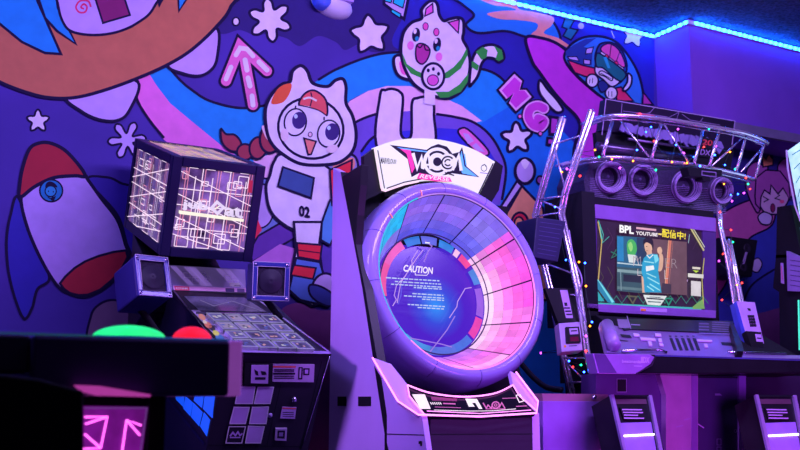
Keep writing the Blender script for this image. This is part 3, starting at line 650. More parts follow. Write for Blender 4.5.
mb = MB(); mb.lathe(FP_.at(150+572/3.98, 337+248/3.98), FP_.n, [(1e-4, .012), (.009, .011), (.011, 0)], CHR, 14); mb.build('lock', JB)
mb = MB(); mb.lathe(FP_.at(150+478/3.98, 337+312/3.98), FP_.n, [(1e-4, .006), (.009, .004), (.01, 0)], LAV, 14); mb.build('lock', JB)
mb = MB(); mb.stroke(FP_, C3([(520, 190), (465, 432)]), .7, BLKM, .0012); mb.stroke(FP_, C3([(684, 95), (600, 440)]), .7, BLKM, .0012); mb.stroke(FP_, C3([(232, 430), (600, 437)]), .8, BLKM, .0012); mb.build('panel_seam', JB)
mb = MB(); mb.tube([FP_.at(329.5, 357, .004), FP_.at(301, 450, .004)], .0022, CHR); mb.build('edge_strip', JB)

# ================================================================ ring-shaped touch game (centre)
WC = thing('arcade_cabinet', 'ring-shaped touch screen game with a purple drum and an arched white header sign', 'arcade machine', (2.3, 3.5, 0))
t2 = .2057; wc = V((2.289, 3.55, 1.343)); wn = V((0, -math.cos(t2), math.sin(t2))); wu = V((0, math.sin(t2), math.cos(t2))); wx = V((1, 0, 0))
def wp(r, ang, h): a = math.radians(ang); return wc+wn*h+(wx*math.cos(a)+wu*math.sin(a))*r
ringm = mat('glossy_lavender_ring', (.33, .26, .64), .16, noise=.05)
mb = MB(); prof = [(.386, .036), (.392, .05), (.405, .056), (.425, .05), (.443, .03), (.453, 0), (.455, -.05), (.452, -.12), (.43, -.2), (.34, -.3)]
mb.lathe(wc, wn, prof, ringm, 96, ref=(1, 0, 0))
ring = lab(mb.build('ring', WC), 'glossy lavender ring around the drum')
for k in range(12):
    a = 33+k*30.3; mb = MB(); mb.tube([wp(r, a, h+.0006) for r, h in prof[1:6]], .0012, mat('ring_seam', (.1, .07, .25), .6), 5); mb.build('ring_seam', ring)
mb = MB()
for a0, a1, m in ((-135, 20, gl(255, 120, 235, 1.6)), (20, 115, gl(200, 140, 255, .9)), (115, 225, gl(60, 200, 250, .9))):
    mb.tube([wp(.386, a0+(a1-a0)*k/40, .042) for k in range(41)], .0032, m, 6)
lab(mb.build('neon_edge', ring), 'thin pink and cyan glowing edge')
pk = gl(255, 130, 170, 1.)
for a in (112, 141): mb = MB(); mb.tube([wp(.388, a, .05), wp(.40, a, .058), wp(.412, a, .058)], .003, pk, 6); mb.build('indicator', ring)
# drum of LED panels, 12 panels of 5x5 cells
RB, HB, RF, HF = .279, -.194, .382, .036
R = random.Random(11)
def cellcol(ang, row):
    a = (ang+360) % 360; 
    if 125 <= a < 160: c = (20, 170, 225) if row > 1 else (120, 110, 220)
    elif 62 <= a < 125: c = [(88, 84, 226), (104, 92, 224), (122, 96, 222), (138, 100, 226), (120, 90, 220)][row]
    elif 38 <= a < 62: c = [(96, 90, 224), (104, 98, 226), (126, 110, 226), (130, 112, 228), (124, 100, 222)][row]
    elif 20 <= a < 38: c = [(250, 190, 240), (232, 130, 230), (245, 110, 220), (244, 100, 215), (220, 90, 225)][row]
    elif a < 20 or a > 345: c = [(255, 214, 248), (250, 160, 235), (246, 120, 226), (250, 100, 222), (240, 84, 220)][row]
    elif a > 300: c = [(250, 200, 245), (250, 170, 238), (246, 140, 232), (248, 120, 226), (244, 120, 230)][row]
    elif a > 260: c = [(190, 110, 235), (210, 110, 235), (236, 110, 235), (246, 130, 232), (250, 160, 240)][row]
    elif a > 225: c = [(70, 110, 230), (110, 80, 220), (150, 90, 225), (190, 100, 230), (220, 120, 235)][row]
    else: c = (60, 150, 230)
    return c
seam0 = 3.
for k in range(12):
    mb = MB(); a0 = seam0+30*k+.5; a1 = seam0+30*k+29.5
    for i in range(5):
        for j in range(5):
            b0_, b1_ = a0+(a1-a0)*(i+.004)/5, a0+(a1-a0)*(i+.996)/5; f0, f1 = (j+.006)/5, (j+.994)/5
            c = cellcol((b0_+b1_)/2, j); q = R.uniform(.93, 1.05); c = tuple(int(min(255, v*q)/6)*6 for v in c)
            P = []
            for (b, f) in ((b0_, f0), (b1_, f0), (b1_, f1), (b0_, f1)): P.append(wp(RB+(RF-RB)*f, b, HB+(HF-HB)*f))
            n_ = (P[1]-P[0]).cross(P[3]-P[0]); mb.face3(P, n_ if n_.dot(wc-P[0]) > 0 else -n_, gl(*c, 1.18))
    mb.build('led_panel', WC)
mb = MB(); mb.lathe(wc, wn, [(RB+.003, HB-.003), (RF+.003, HF-.003)], mat('drum_backing', (.02, .01, .06), .6), 96, ref=(1, 0, 0)); mb.build('drum_wall', WC)
# round screen
SCP = Pl(wc+wn*(HB-.002), wn)
mb = MB(); m_sc = bpy.data.materials.new('round_screen_picture'); m_sc.use_nodes = True; nt = m_sc.node_tree; b_ = nt.nodes['Principled BSDF']
b_.inputs['Base Color'].default_value = (.01, .01, .02, 1); b_.inputs['Roughness'].default_value = .2
tc = nt.nodes.new('ShaderNodeTexCoord'); mp = nt.nodes.new('ShaderNodeMapping'); gr = nt.nodes.new('ShaderNodeTexGradient'); gr.gradient_type = 'SPHERICAL'
gc = SCP.at(436, 306)-V((2.3, 3.5, 0)); mp.vector_type = 'TEXTURE'; mp.inputs['Location'].default_value = gc; mp.inputs['Scale'].default_value = (.15, .15, .15)
cr = nt.nodes.new('ShaderNodeValToRGB'); cr.color_ramp.elements[0].position = 0; cr.color_ramp.elements[0].color = (*lin((72, 24, 196)), 1); cr.color_ramp.elements[1].position = .95; cr.color_ramp.elements[1].color = (*lin((40, 140, 245)), 1)
e_ = cr.color_ramp.elements.new(.45); e_.color = (*lin((50, 70, 215)), 1)
nt.links.new(tc.outputs['Object'], mp.inputs['Vector']); nt.links.new(mp.outputs['Vector'], gr.inputs['Vector']); nt.links.new(gr.outputs['Fac'], cr.inputs['Fac']); nt.links.new(cr.outputs['Color'], b_.inputs['Emission Color']); b_.inputs['Emission Strength'].default_value = 1.
W = [wp(RB+.004, a, HB-.002) for a in range(0, 360, 5)]; mb.face3(W, wn, m_sc, .01)
scr = lab(mb.build('round_screen', WC), 'round screen with a white caution heading')
mb = MB(); off = [.001]
def no(): off[0] += .0002; return off[0]
def arc(r0, r1, a0, a1, c, e=1.):
    N = max(2, int((a1-a0)/4)); W = [wp(r0, a0+(a1-a0)*k/N, HB+no()) for k in range(N+1)]; h = off[0]
    W = [wp(r0, a0+(a1-a0)*k/N, HB+h) for k in range(N+1)]+[wp(r1, a1-(a1-a0)*k/N, HB+h) for k in range(N+1)]; mb.face3(W, wn, gl(*c, e))
for q in ((-20, 10, (150, 90, 225)), (-45, -22, (230, 60, 170)), (-70, -48, (60, 110, 220)), (-100, -70, (80, 110, 220)), (-130, -100, (60, 140, 220)), (14, 30, (70, 130, 220)), (34, 48, (240, 70, 150)), (50, 56, (250, 190, 230)), (58, 75, (40, 130, 225)), (78, 96, (90, 100, 220)), (98, 116, (40, 120, 220)), (120, 150, (236, 96, 190)), (150, 185, (236, 80, 160)), (188, 215, (130, 70, 215))): arc(.235, .272, *q)
arc(.2725, .279, 0, 360, (30, 12, 90)); arc(.229, .234, 90, 96, (255, 255, 255))
wh = gl(240, 225, 255, 1.1)
C2 = lambda pts: [(370+p[0]/6.617, 250+p[1]/6.617) for p in pts]
for q in ([(318, 0), (275, 70), (280, 90), (235, 170), (175, 235), (160, 300), (175, 330), (150, 370)], [(350, 0), (305, 60), (205, 215), (190, 290), (180, 350)], [(672, 248), (630, 255), (580, 340), (575, 375), (525, 450)]): mb.stroke(SCP, C2(q), .9, gl(205, 160, 250, .9), no())
mb.stroke(SCP, C2([(375, 0), (330, 60), (210, 240), (205, 300), (185, 360)]), 1.2, gl(90, 80, 230, .9), no())
for q in ([(430, 352), (447, 330), (455, 316)], [(397, 336), (410, 338), (441, 344), (452, 347)], [(425, 241), (432, 246), (428, 252), (424, 262)]): mb.stroke(SCP, q, 1.1, gl(170, 130, 245, .8), no())
mb.text('CAUTION', SCP, [(403.5, 264.5), (433, 267.5), (433.8, 274.2), (403.5, 271.5)], wh, no(), .03, .25)
mb.stroke(SCP, C2([(300, 150), (300, 165), (375, 168), (385, 155)]), .6, wh, no())
R = random.Random(2)
for (x0, x1, y) in ((105, 465, 183), (165, 470, 208), (140, 475, 226), (290, 475, 248), (280, 485, 288), (225, 490, 303), (345, 490, 325), (250, 495, 360), (315, 495, 380)):
    x = x0; y_ = y
    while x < x1:
        wd = R.uniform(12, 34); X1 = min(x+wd, x1); s = (y+(x-x0)*.06, y+(X1-x0)*.06)
        mb.stroke(SCP, C2([(x, s[0]), (X1, s[1])]), 1.15, gl(190, 205, 250, .95), no()); x = X1+6
mb.build('screen_graphic', scr)
# header sign
HP_ = PT(V((2.29, 3.70, 1.9)), -4)
C7 = lambda pts: [(360+p[0]/5.63, 120+p[1]/5.63) for p in pts]
crm = mat('backlit_cream_acrylic', (.25, .25, .25), .35, em=.74, emc=(1., .97, .96), noise=.02)
arcT = cr_(C7([(82, 155), (200, 115), (350, 103), (500, 120), (640, 165), (760, 235)]), False)
arcB = cr_(C7([(665, 430), (580, 375), (470, 345), (380, 340), (250, 362), (140, 400)]), False)
mb = MB(); mb.fill(HP_, [(p.x, p.y) for p in arcT]+[(p.x, p.y) for p in arcB]+[(381.5, 188)], crm, 0, .03)
hd = lab(mb.build('header_sign', WC, .002), 'arched cream backlit header sign')
mb = MB()
def s7(pts, w_, m, o, closed=False, sm=False): mb.stroke(HP_, C7(pts), w_, m, o, closed, sm)
def f7(pts, m, o, sm=False): mb.fill(HP_, C7(pts), m, o, 0, sm)
INK = mat('black_ink', (.012, .01, .02), .5); HPK = mat('hot_pink_ink', (.8, .03, .2), .5, em=.35, emc=(1, .05, .3)); HCY = mat('sky_blue_ink', (.1, .5, .75), .5, em=.3, emc=(.15, .6, .9)); CRM2 = mat('cream_ink', (.25, .25, .25), .5, em=.72, emc=(1, .96, .97))
f7([(168, 140), (375, 168), (400, 150), (440, 135), (490, 150), (520, 190), (560, 180), (575, 152), (600, 262), (672, 322), (520, 300), (480, 310), (420, 315), (330, 300), (290, 322), (268, 220)], INK, .0006)
f7([(205, 152), (380, 176), (375, 182), (250, 168)], HCY, .001)
f7([(225, 162), (285, 170), (308, 270), (292, 300), (262, 190)], HPK, .0012)
f7([(556, 235), (572, 172), (588, 260), (660, 318), (575, 300)], HCY, .0012); s7([(588, 190), (598, 255)], 1., HCY, .0014)
for cx, cy, r in ((435, 235, 70), (495, 240, 44)): mb.fill(HP_, ell(*C7([(cx, cy)])[0], r/5.63*1.15, r/5.63*1.15, 0, 36), CRM2, .0016 if r == 70 else .0022)
for cx, cy, r, w_ in ((435, 235, 56, 2.2), (495, 240, 34, 1.6), (495, 240, 17, 1.4)): 
    x, y = C7([(cx, cy)])[0]; mb.stroke(HP_, ell(x, y, r/5.63, r/5.63, 0, 30, 40, 320), w_, INK, .0019 if r == 56 else .0025)
mb.fill(HP_, ell(*C7([(435, 235)])[0], 4.2, 4.4), INK, .0026); 
for q in ([(292, 182), (318, 285), (340, 240)], [(318, 285), (345, 215), (350, 195), (325, 190)], [(345, 200), (372, 280), (405, 180)], [(345, 270), (380, 180), (398, 270)]): pass
s7([(298, 186), (322, 272), (346, 208), (352, 268)], 3.4, CRM2, .0028); s7([(352, 276), (384, 186), (398, 276)], 3.2, CRM2, .0029); s7([(520, 282), (556, 200), (570, 285)], 3.4, CRM2, .0028); s7([(366, 252), (392, 252)], 1.8, CRM2, .003)
s7([(470, 242), (530, 246)], 1.3, CRM2, .0034)
f7([(335, 298), (410, 312), (505, 322), (518, 348), (430, 346), (320, 330)], HPK, .0036); mb.text('REVERSE', HP_, C7([(340, 303), (505, 324), (508, 346), (334, 326)]), CRM2, .004, .02, .2)
s7([(478, 296), (530, 312)], 1.2, INK, .0042)
mb.text('MARVELOUS!', HP_, C7([(116, 208), (204, 224), (204, 246), (116, 246)]), INK, .001, .02, .1)
s7([(690, 258), (702, 250), (708, 262)], .7, INK, .001, False, True); mb.stroke(HP_, ell(*C7([(698, 270)])[0], 2.8, 3.2), .6, INK, .001, True); s7([(676, 296), (720, 302)], .8, LAV, .001)
s7([(750, 244), (668, 415)], 1.2, INK, .001); s7([(150, 385), (250, 350), (345, 332)], 1.2, INK, .001); s7([(100, 170), (138, 385)], 1., INK, .001)
lab(mb.build('header_lettering', hd), 'black, pink and blue lettering around a target emblem')
mb = MB(); mb.tube([HP_.at(p[0], p[1], .006) for p in C7([(84, 158), (125, 398), (140, 400), (190, 382), (250, 362), (330, 345)])], .0042, gl(255, 205, 240, 1.3), 6); lab(mb.build('sign_neon', hd), 'thin pink neon line on the sign edge')
mb = MB(); mb.fill(HP_, [(364, 156), (374.6, 148), (383, 192), (366, 200)], BLK, -.01, .03); mb.build('header_wing', WC); mb = MB(); mb.fill(HP_, [(495, 160), (503, 166), (499, 190), (488, 208), (478, 200)], BLK, -.01, .03); mb.build('header_wing', WC); mb = MB(); mb.fill(HP_, [(376, 152), (430, 145), (494, 165), (480, 200), (385, 196)], BLKM, -.035, .05); mb.build('header_housing', WC)
mb = MB(); mb.obox(HP_.at(362, 187, -.03), V((.05, 0, 0)), V((0, .05, 0)), V((0, 0, .055)), LAV); mb.build('camera_box', WC, .006)
# cabinet body
sidem = mat('satin_white_side', (.62, .43, .84), .32, noise=.03)
XS = 1.83; SPX = PX(XS)
def yz(x, y): p = SPX.at(x, y); return (p.y, p.z)
s0, s1, s2, s3 = yz(333, 168), yz(341, 172), yz(363, 290), yz(385, 434)
mb = MB(); mb.prism([s0, s1, s2, s3, (s3[0], 0), (s0[0]+.02, 0)], XS, XS+.03, sidem); lab(mb.build('side_panel', WC, .003), 'tall pale violet side panel')
d = .022; mb = MB(); mb.prism([s1, (s1[0]-.005, s1[1]), (s2[0]-d, s2[1]), (s3[0]-d*2, s3[1]), (s3[0]-d*2, 0), (s3[0], 0), s3, s2], XS-.002, XS+.034, BLK); mb.build('side_edge', WC)
mb = MB(); mb.prism([yz(342, 177), yz(362, 164.5), yz(361, 185), yz(358, 215), yz(356, 250)], XS-.004, XS+.03, BLK); lab(mb.build('upper_side_bracket', WC, .002), 'black bracket joining side panel and header')
mb = MB(); mb.prism([(3.60, 0), (3.62, .75), (3.80, 1.2), (3.78, 1.75), (3.82, 1.75), (3.86, .8), (3.82, 0)], XS+.035, 2.74, BLKM); mb.build('rear_housing', WC)
mb = MB(); mb.lathe(wc, wn, [(.001, -.34), (.3, -.34), (.35, -.29)], BLKM, 40); mb.build('drum_backplate', WC)
mb = MB(); mb.prism([(3.8, 1.5), (3.78, 1.8), (3.86, 1.8), (3.88, 1.5)], 1.99, 2.6, BLKM); mb.build('header_mount', WC)
for x0, x1 in ((337.5, 346), (358, 370.5)):
    mb = MB(); mb.fill(SPX, [(x0, 396.5), (x1, 396.5), (x1, 406), (x0, 406)], BLKM, .003, .002); mb.build('vent', WC)
# console and lower body
CY = 3.02
cl_, cr2_ = PY(CY).at(418.4, 415), PY(CY).at(536.5, 413.5)
CP = PT((cl_+cr2_)/2, 42)
outer_ = [(372.5, 357.7), (397.8, 400.9), (418.4, 414.6), (480, 416.5), (536.6, 413), (538, 401), (516, 372)]
arcC = cr_([(513, 385), (494, 393.5), (463.8, 396.7), (430.8, 393), (407.4, 385)], False)
mb = MB(); mb.fill(CP, [(407, 384.5)]+[(409, 394), (424, 414.8), (480, 416.3), (536, 413), (519, 396)]+[(p.x, p.y) for p in arcC[:-1]], GLOSS, .004, .02)
con = lab(mb.build('console', WC, .002), 'black control console with pink lettering')
mb = MB()
for q, w_ in (((outer_), 2.3), ([(407.4, 385), (409.5, 396), (424, 414)], 1.7), ([(p.x, p.y) for p in arcC], 2.), ([(513, 385), (519.5, 396), (536, 410)], 1.5), ([(427, 411), (480, 413.5), (531, 410)], .9)):
    P = [CP.at(p[0], p[1], .012) for p in q]; mb.tube(P, w_*.0014, gl(255, 130, 245, 2.8), 8)
lab(mb.build('console_neon', WC), 'pink neon outline of the console')
C6 = lambda pts: [(340+p[0]/3.636, 350+p[1]/3.636) for p in pts]
mb = MB(); wpk = gl(255, 225, 250, 1.2); pkk = gl(236, 110, 210, .9)
mb.fill(CP, C6([(262, 161), (308, 161), (330, 214), (292, 214)]), wpk, .0046); mb.fill(CP, C6([(455, 176), (498, 178), (518, 214), (505, 214), (492, 192), (480, 192), (490, 206), (468, 206)]), wpk, .0046)
for k in range(6): mb.stroke(CP, C6([(328+k*7, 190), (334+k*7, 198)]), .8, wpk, .0048)
mb.stroke(CP, C6([(345, 207), (440, 210)]), .5, pkk, .0048); mb.stroke(CP, C6([(375, 194), (420, 196)]), 1.1, pkk, .0048); mb.stroke(CP, C6([(342, 218), (470, 222), (560, 221), (640, 214)]), .7, wpk, .0048); mb.fill(CP, C6([(330, 170), (425, 176), (425, 186), (335, 184)]), mat('dim_red_print', (.2, .02, .06), .5), .0047)
s_ = lambda pts, w_: mb.stroke(CP, C6(pts), w_, pkk, .005)
s_([(520, 192), (532, 212), (538, 200), (550, 212), (556, 192)], 1.1); mb.stroke(CP, ell(*C6([(566, 200)])[0], 3.6, 3.2, 0, 18), 1.2, pkk, .0052, True); mb.stroke(CP, ell(*C6([(566, 200)])[0], 1.4, 1.2, 0, 12), .8, pkk, .0052, True); s_([(578, 210), (588, 192), (600, 212)], 1.1); s_([(530, 214), (602, 214)], .7)
mb.stroke(CP, C6([(640, 165), (655, 162), (668, 185), (652, 190), (640, 165)]), .9, wpk, .0048); s_([(640, 205), (680, 203)], .8); s_([(590, 176), (640, 174)], .6)
mb.build('console_graphic', con)
bl_, br_ = PY(CY+.01).at(422.5, 416), PY(CY+.01).at(533, 415)
mb = MB(); mb.prism([(CY+.012, cl_.z-.012), (CY+.02, .1), (CY+.06, 0), (3.34, 0), (3.34, .84), (CY+.1, cl_.z+.03)], bl_.x+.03, br_.x, DRK); lab(mb.build('lower_body', WC, .004), 'dark lower body under the console')
# pale shoulders either side
def hull3(A, B, th, n, m, name, lb):   # slab through real points
    mb = MB(); mb.face3([V(p) for p in A], n, m, th); return lab(mb.build(name, WC, .002), lb)
c0 = CP.at(372.5, 358); c1 = CP.at(398, 401); c2 = CP.at(418.4, 414.6)
zf = cl_.z
LPn = P3(V((XS, 3.33, .9)), V((XS, 3.33, 0)), V((cl_.x+.01, CY+.0, 0)))
mb = MB(); mb.fill(LPn, [(373, 358), (398, 401), (418.4, 415), (422, 416), (427, 452), (432, 520), (390, 520), (389, 452), (385, 434)], sidem, 0, .02); lab(mb.build('shoulder_panel', WC), 'pale violet front flank')
mb = MB(); mb.fill(CP, [(374, 358), (399, 400), (418, 413), (424, 414), (409.5, 396), (407, 384), (391, 364)], sidem, .002, .02); mb.build('console_wing', WC)
mb = MB(); mb.fill(CP, [(513, 385), (519, 396), (536, 412), (537, 401), (516, 374), (510, 371)], sidem, .002, .02); mb.build('console_wing', WC)
mb = MB(); mb.fill(PY(CY+.02), [(532, 415), (539, 413), (541, 470), (541, 600), (532, 600)], sidem, 0, .02); mb.build('shoulder_panel', WC)
mb = MB(); sp_ = PY(CY-.002); mb.stroke(sp_, [(424, 434.5), (533, 434)], .9, BLKM, 0); mb.stroke(LPn, [(386, 434), (424, 435)], .9, BLKM, .002); mb.build('panel_seam', WC)
mb = MB(); mb.fill(LPn, [(418.5, 441), (422, 441), (422, 446), (420, 446), (420, 444), (418.5, 444)], BLKM, .002); mb.build('panel_seam', WC)
mb = MB(); mb.tube(cr_([PX(2.88).at(520, 362), PX(2.9).at(532, 376), PX(2.92).at(546, 387), PX(2.95).at(562, 390)], False), .014, BLK); tag(mb.build('cable'), 'thick black cable sagging between the ring game and the truss game', 'cable')
# ================================================================ truss-framed DJ game (right)
DJ = thing('arcade_cabinet', 'large DJ music game with a chrome truss canopy, wide screen and four round speakers', 'arcade machine', (3.6, 3.6, 0))
pur = mat('violet_metal', (.34, .16, .55), .38, .3); purd = mat('dark_violet_metal', (.10, .04, .2), .4, .2)
SY = 3.7; S_ = PY(SY)
# monitor
mb = MB()
mb.fill(S_, [(586, 203), (716, 218), (716, 232), (586, 217)], pur, .02, .05)
lab(mb.build('monitor_top_bezel', DJ, .003), 'violet brushed top bezel')
mb = MB(); mb.fill(S_, [(586, 217), (597, 218), (597, 306), (587, 306)], purd, .015, .06); mb.build('monitor_side_bezel', DJ); mb = MB(); mb.fill(S_, [(702.5, 229), (716, 231), (716, 313), (704.5, 312)], purd, .015, .06); mb.build('monitor_side_bezel', DJ)
mb = MB(); mb.fill(S_, [(587, 303.5), (620, 305), (716, 310.5), (716, 318), (620, 313), (587, 311)], pur, .04, .07); mb.fill(S_, [(640, 307.5), (667, 308.8), (667, 312.5), (640, 311)], lp, .042); mb.fill(S_, [(641, 308.6), (646, 308.9), (646, 311), (641, 310.8)], pt(230, 110, 40), .043)
lab(mb.build('monitor_bottom_bezel', DJ, .002), 'violet lower bezel with a small sticker')
mb = MB(); mb.box(3.16, 4.05, SY+.03, SY+.2, 1.25, 1.84, BLKM); mb.build('monitor_housing', DJ)
C8 = lambda pts: [(585+p[0]/4.64, 215+p[1]/4.64) for p in pts]
mb = MB(); mb.fill(S_, [(597, 218), (703, 230), (705.5, 312), (597, 305.5)], gl(40, 18, 44, 1.), .008, .01); sc = lab(mb.build('screen', DJ), 'lit screen showing a player in a cyan jersey')
k_ = [.0085]
def nk_(): k_[0] += .00025; return k_[0]
mb = MB()
def sf(pts, c, e=1., sm=False): mb.fill(S_, C8(pts), gl(*c, e), nk_(), 0, sm)
def ss(pts, w_, c, e=1.): mb.stroke(S_, C8(pts), w_, gl(*c, e), nk_())
for x in range(60, 560, 44):
    ss([(x, 60), (x+26, 110), (x, 160)], .3, (86, 52, 90)); ss([(x, 240), (x+26, 290), (x, 340), (x+26, 390)], .35, (90, 90, 60))
for x in range(70, 540, 50): ss([(x, 410), (x+26, 375), (x+52, 412)], .6, (40, 130, 110))
ss([(60, 30), (78, 120), (62, 300)], 1.1, (200, 170, 90)); ss([(62, 25), (85, 90), (80, 130), (112, 100)], .8, (60, 170, 160)); sf([(66, 28), (72, 60), (80, 110), (74, 110)], (70, 190, 180)); ss([(120, 170), (150, 185), (122, 200), (145, 160)], 1, (30, 120, 90))
sf([(57, 300), (75, 312), (140, 405), (132, 412), (105, 405), (57, 340)], (30, 130, 170)); sf([(57, 300), (62, 300), (135, 402), (125, 408)], (120, 220, 230)); sf([(57, 350), (90, 400), (57, 400)], (40, 170, 180))
ss([(57, 412), (300, 424), (540, 436)], 2.4, (60, 180, 180)); ss([(490, 60), (552, 165)], 1.6, (200, 190, 130)); ss([(500, 60), (556, 150)], .6, (240, 240, 200)); ss([(553, 200), (543, 300), (550, 420)], .9, (190, 180, 90)); ss([(485, 90), (480, 130)], .5, (160, 200, 200)); ss([(475, 300), (458, 360)], 1., (210, 170, 230))
sf([(500, 425), (545, 390), (556, 435), (500, 436)], (120, 170, 90))
for q, c in (([(195, 372), (245, 376), (222, 418)], (90, 90, 60)), ([(365, 382), (410, 386), (388, 424)], (20, 140, 110))): sf(q, c); cxq = sum(p[0] for p in q)/3; cyq = sum(p[1] for p in q)/3; sf([(cxq+(p[0]-cxq)*.5, cyq+(p[1]-cyq)*.5) for p in q], (30, 30, 30))
sf([(270, 370), (380, 376), (350, 420), (290, 416)], (225, 230, 230)); ss([(285, 386), (365, 392)], 1.3, (20, 30, 40)); ss([(292, 402), (352, 405)], 1., (30, 90, 90)); ss([(300, 380), (350, 383)], .7, (30, 60, 80))
# broadcast picture inside
sf([(148, 95), (472, 125), (474, 372), (148, 352)], (104, 74, 82)); sf([(148, 95), (300, 108), (300, 250), (148, 240)], (30, 96, 130)); sf([(150, 100), (178, 102), (180, 215), (150, 212)], (26, 130, 190)); sf([(240, 105), (300, 110), (300, 220), (240, 215)], (30, 60, 90))
sf([(195, 130), (215, 112), (235, 130), (240, 165), (225, 190), (200, 185)], (70, 180, 90), 1, True); sf([(200, 140), (213, 125), (222, 150), (212, 170)], (150, 220, 120), 1, True); sf([(198, 182), (236, 186), (232, 222), (204, 220)], (215, 225, 225)); ss([(150, 222), (290, 236)], 1.2, (190, 210, 220))
sf([(148, 240), (300, 250), (300, 366), (148, 352)], (50, 84, 92)); sf([(150, 250), (275, 262), (275, 275), (150, 264)], (130, 160, 165)); sf([(178, 275), (262, 282), (262, 315), (178, 308)], (30, 40, 52)); sf([(150, 330), (270, 340), (270, 352), (150, 344)], (90, 120, 125)); ss([(165, 262), (168, 350)], 1, (120, 150, 160))
sf([(390, 118), (402, 119), (384, 320), (372, 320)], (214, 120, 96)); ss([(388, 118), (372, 318)], .5, (255, 190, 150)); ss([(408, 122), (390, 320)], .4, (180, 110, 100)); sf([(360, 315), (400, 322), (400, 366), (350, 362)], (60, 50, 60))
ss([(225, 190), (225, 235), (240, 190), (250, 235)], .7, (220, 200, 210)); mb.text('MASTER', S_, C8([(225, 190), (428, 205), (428, 248), (225, 232)]), gl(190, 170, 180, .8), nk_(), -.028); ss([(245, 250), (245, 280), (262, 280)], .6, (210, 190, 200)); ss([(370, 255), (370, 295), (385, 295)], .6, (210, 190, 200))
# the player on screen
sk = (224, 176, 150)
sf([(262, 285), (275, 285), (280, 360), (266, 360)], sk); sf([(283, 165), (308, 160), (312, 185), (290, 190)], sk); sf([(345, 175), (362, 190), (360, 245), (345, 262), (330, 240), (345, 215)], sk, 1, True); sf([(336, 155), (350, 148), (358, 165), (352, 182), (338, 176)], sk, 1, True)
sf([(276, 120), (300, 112), (314, 130), (312, 160), (298, 178), (280, 165)], sk, 1, True); sf([(272, 140), (272, 115), (292, 104), (312, 112), (318, 140), (314, 165), (308, 140), (290, 128), (280, 130)], (24, 20, 26), 1, True); ss([(282, 146), (290, 147)], .5, (40, 30, 34)); ss([(284, 165), (291, 166)], .5, (150, 60, 60))
sf([(272, 200), (290, 185), (312, 180), (335, 182), (345, 205), (340, 262), (355, 360), (276, 358), (272, 300), (262, 260), (266, 225)], (34, 160, 205)); sf([(318, 185), (336, 184), (342, 210), (325, 225)], (120, 215, 235)); sf([(282, 238), (318, 234), (322, 252), (284, 262)], (235, 240, 245))
for q in ([(285, 270), (330, 290)], [(290, 290), (345, 320)], [(300, 320), (348, 350)], [(275, 215), (320, 222)], [(288, 330), (320, 352)]): ss(q, 1.2, (150, 225, 240))
ss([(286, 185), (300, 200), (316, 184)], 1, (235, 240, 245))
# captions
mb.text('BPL', S_, C8([(157, 42), (228, 50), (228, 92), (157, 84)]), gl(60, 40, 50, 1), nk_(), .08); mb.text('BPL', S_, C8([(160, 45), (226, 53), (226, 89), (160, 81)]), gl(250, 248, 250, 1.1), nk_(), .035)
mb.text('YOUTUBE', S_, C8([(236, 74), (338, 84), (336, 100), (236, 92)]), gl(245, 235, 240, 1.05), nk_(), .03); ss([(238, 60), (330, 70)], 2., (226, 170, 190)); ss([(340, 88), (356, 90)], 1.6, (250, 220, 120))
mb.text('配信中!', S_, C8([(356, 60), (470, 78), (468, 118), (356, 104)]), gl(80, 50, 20, 1), nk_(), .05); mb.text('配信中!', S_, C8([(358, 62), (468, 80), (466, 116), (358, 102)]), gl(255, 226, 40, 1.1), nk_(), .02)
sf([(498, 240), (535, 243), (535, 253), (498, 250)], (225, 215, 200)); sf([(500, 256), (530, 259), (515, 268)], (190, 220, 60)); sf([(478, 270), (550, 276), (550, 294), (478, 288)], (225, 220, 215)); sf([(492, 305), (538, 309), (538, 378), (492, 374)], (214, 206, 212))
mb.build('screen_picture', sc)
